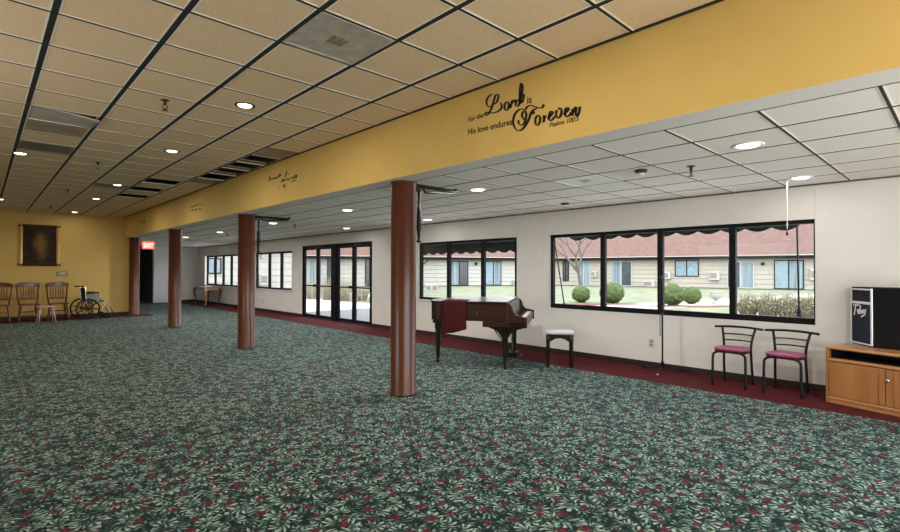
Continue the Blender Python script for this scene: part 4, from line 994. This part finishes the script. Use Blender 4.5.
for k, (px, Y, l) in enumerate(((748, 316, 'dry twiggy shrub outside the window beside the wide mullion'), (768, 317, 'dry twiggy shrub outside the window, second from the wide mullion'), (788, 318, 'dry twiggy shrub outside the window, third from the wide mullion, before the awning pole'), (808, 319, 'dry twiggy shrub outside the window past the awning pole'), (826, 320, 'dry twiggy shrub half hidden by the end of the wide window'))):
    p = onz(px, Y, 0); shrub(l, p.x, p.y, .70, .84, 360, 10+k, HG)
for k, (px, Y, h, l) in enumerate(((312, 299, 1.1, 'dry shrub seen through the door leaf by the far windows'), (328, 300, 1.35, 'dry shrub seen through the second door leaf from the far windows'), (345, 301, 1.25, 'dry shrub seen through the third door leaf from the far windows'), (362, 300, .9, 'low dry shrub seen through the door leaf closest to the piano column'))):
    p = onz(px, Y, 0); shrub(l, p.x, p.y, .85, h, 90, 40+k, 'dry shrubs beyond the glass doors')
# bare tree
def tree(label, p):
    t = thing('bare_tree', label, 'tree', (p.x, p.y, -.02)); b, c = nb(), nb(); rn = random.Random(5)
    side = Vector((RT.x, RT.y, 0)).normalized()
    def grow(bm, o, d, L, r, lv):
        e = o+d*L; m = o+d*L*.5+Vector((rn.uniform(-1,1), rn.uniform(-1,1), rn.uniform(-.3,.3)))*L*.06
        tube(bm, [o, m, e], [r, r*.85, r*.68], 6 if lv < 2 else 4, cap=False)
        if lv >= 5: return
        for k in range(2 if lv else 3):
            a = rn.uniform(.25, .62)*(1 if k % 2 else -1) if k < 2 else rn.uniform(-.2, .2)
            nd = (d+side*a+FW*rn.uniform(-.35, .35)+Vector((0, 0, .12))).normalized()
            grow(c, e, nd, L*rn.uniform(.66, .86), r*.66, lv+1)
    grow(b, Vector((0, 0, 0)), (Vector((0, 0, 1))-side*.22).normalized(), 1.35, .15, 0)
    obj('trunk', b, M['bark'], t); obj('branches', c, M['bark'], t)
tree('bare pale tree with forked branches on the lawn', onz(583, 293, 0))

# ------------------------------------------------------------------ light
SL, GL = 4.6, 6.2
w = bpy.data.worlds.new('overcast_sky_lit_below'); bpy.context.scene.world = w; w.use_nodes = True
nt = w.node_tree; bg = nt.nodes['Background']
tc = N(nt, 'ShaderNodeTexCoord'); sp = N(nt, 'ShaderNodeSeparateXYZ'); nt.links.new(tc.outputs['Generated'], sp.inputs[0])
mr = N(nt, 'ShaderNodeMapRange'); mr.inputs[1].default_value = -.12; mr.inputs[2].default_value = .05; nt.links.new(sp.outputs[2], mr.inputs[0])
# overcast sky; its unseen lower half is brightened to lift the ceilings
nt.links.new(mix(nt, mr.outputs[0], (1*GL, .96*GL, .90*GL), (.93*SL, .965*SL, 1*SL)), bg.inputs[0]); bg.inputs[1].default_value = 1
# downlights of the same rows that hang behind the camera
for x, y in ((1.9, 2.0), (1.9, -.8)): area('lamp', (x, y, ZM-.03), PM, (1, .87, .68))
for x, y in ((4.55, -1.8),): area('lamp', (x, y, ZA-.03), 15, (1, .975, .945), .16)

# ------------------------------------------------------------------ camera and view
cam = bpy.data.cameras.new('camera'); co = bpy.data.objects.new('camera', cam); C.objects.link(co)
cam.sensor_fit = 'HORIZONTAL'; cam.sensor_width = 36; cam.lens = FPX/900*36; cam.clip_end = 300; cam.clip_start = .05
mx = Matrix.Identity(4)
for i in range(3): mx[i][0], mx[i][1], mx[i][2], mx[i][3] = RT[i], UP[i], -FW[i], EYE[i]
co.matrix_world = mx
sc = bpy.context.scene; sc.camera = co
sc.view_settings.view_transform = 'Standard'; sc.view_settings.look = 'None'; sc.view_settings.exposure = 0; sc.view_settings.gamma = 1
try: sc.view_settings.use_curve_mapping = False
except Exception: pass
sc.cycles.max_bounces = 10; sc.cycles.diffuse_bounces = 6; sc.cycles.transparent_max_bounces = 16; sc.cycles.use_denoising = True
sc.cycles.caustics_reflective = False; sc.cycles.caustics_refractive = False; sc.cycles.sample_clamp_indirect = 8
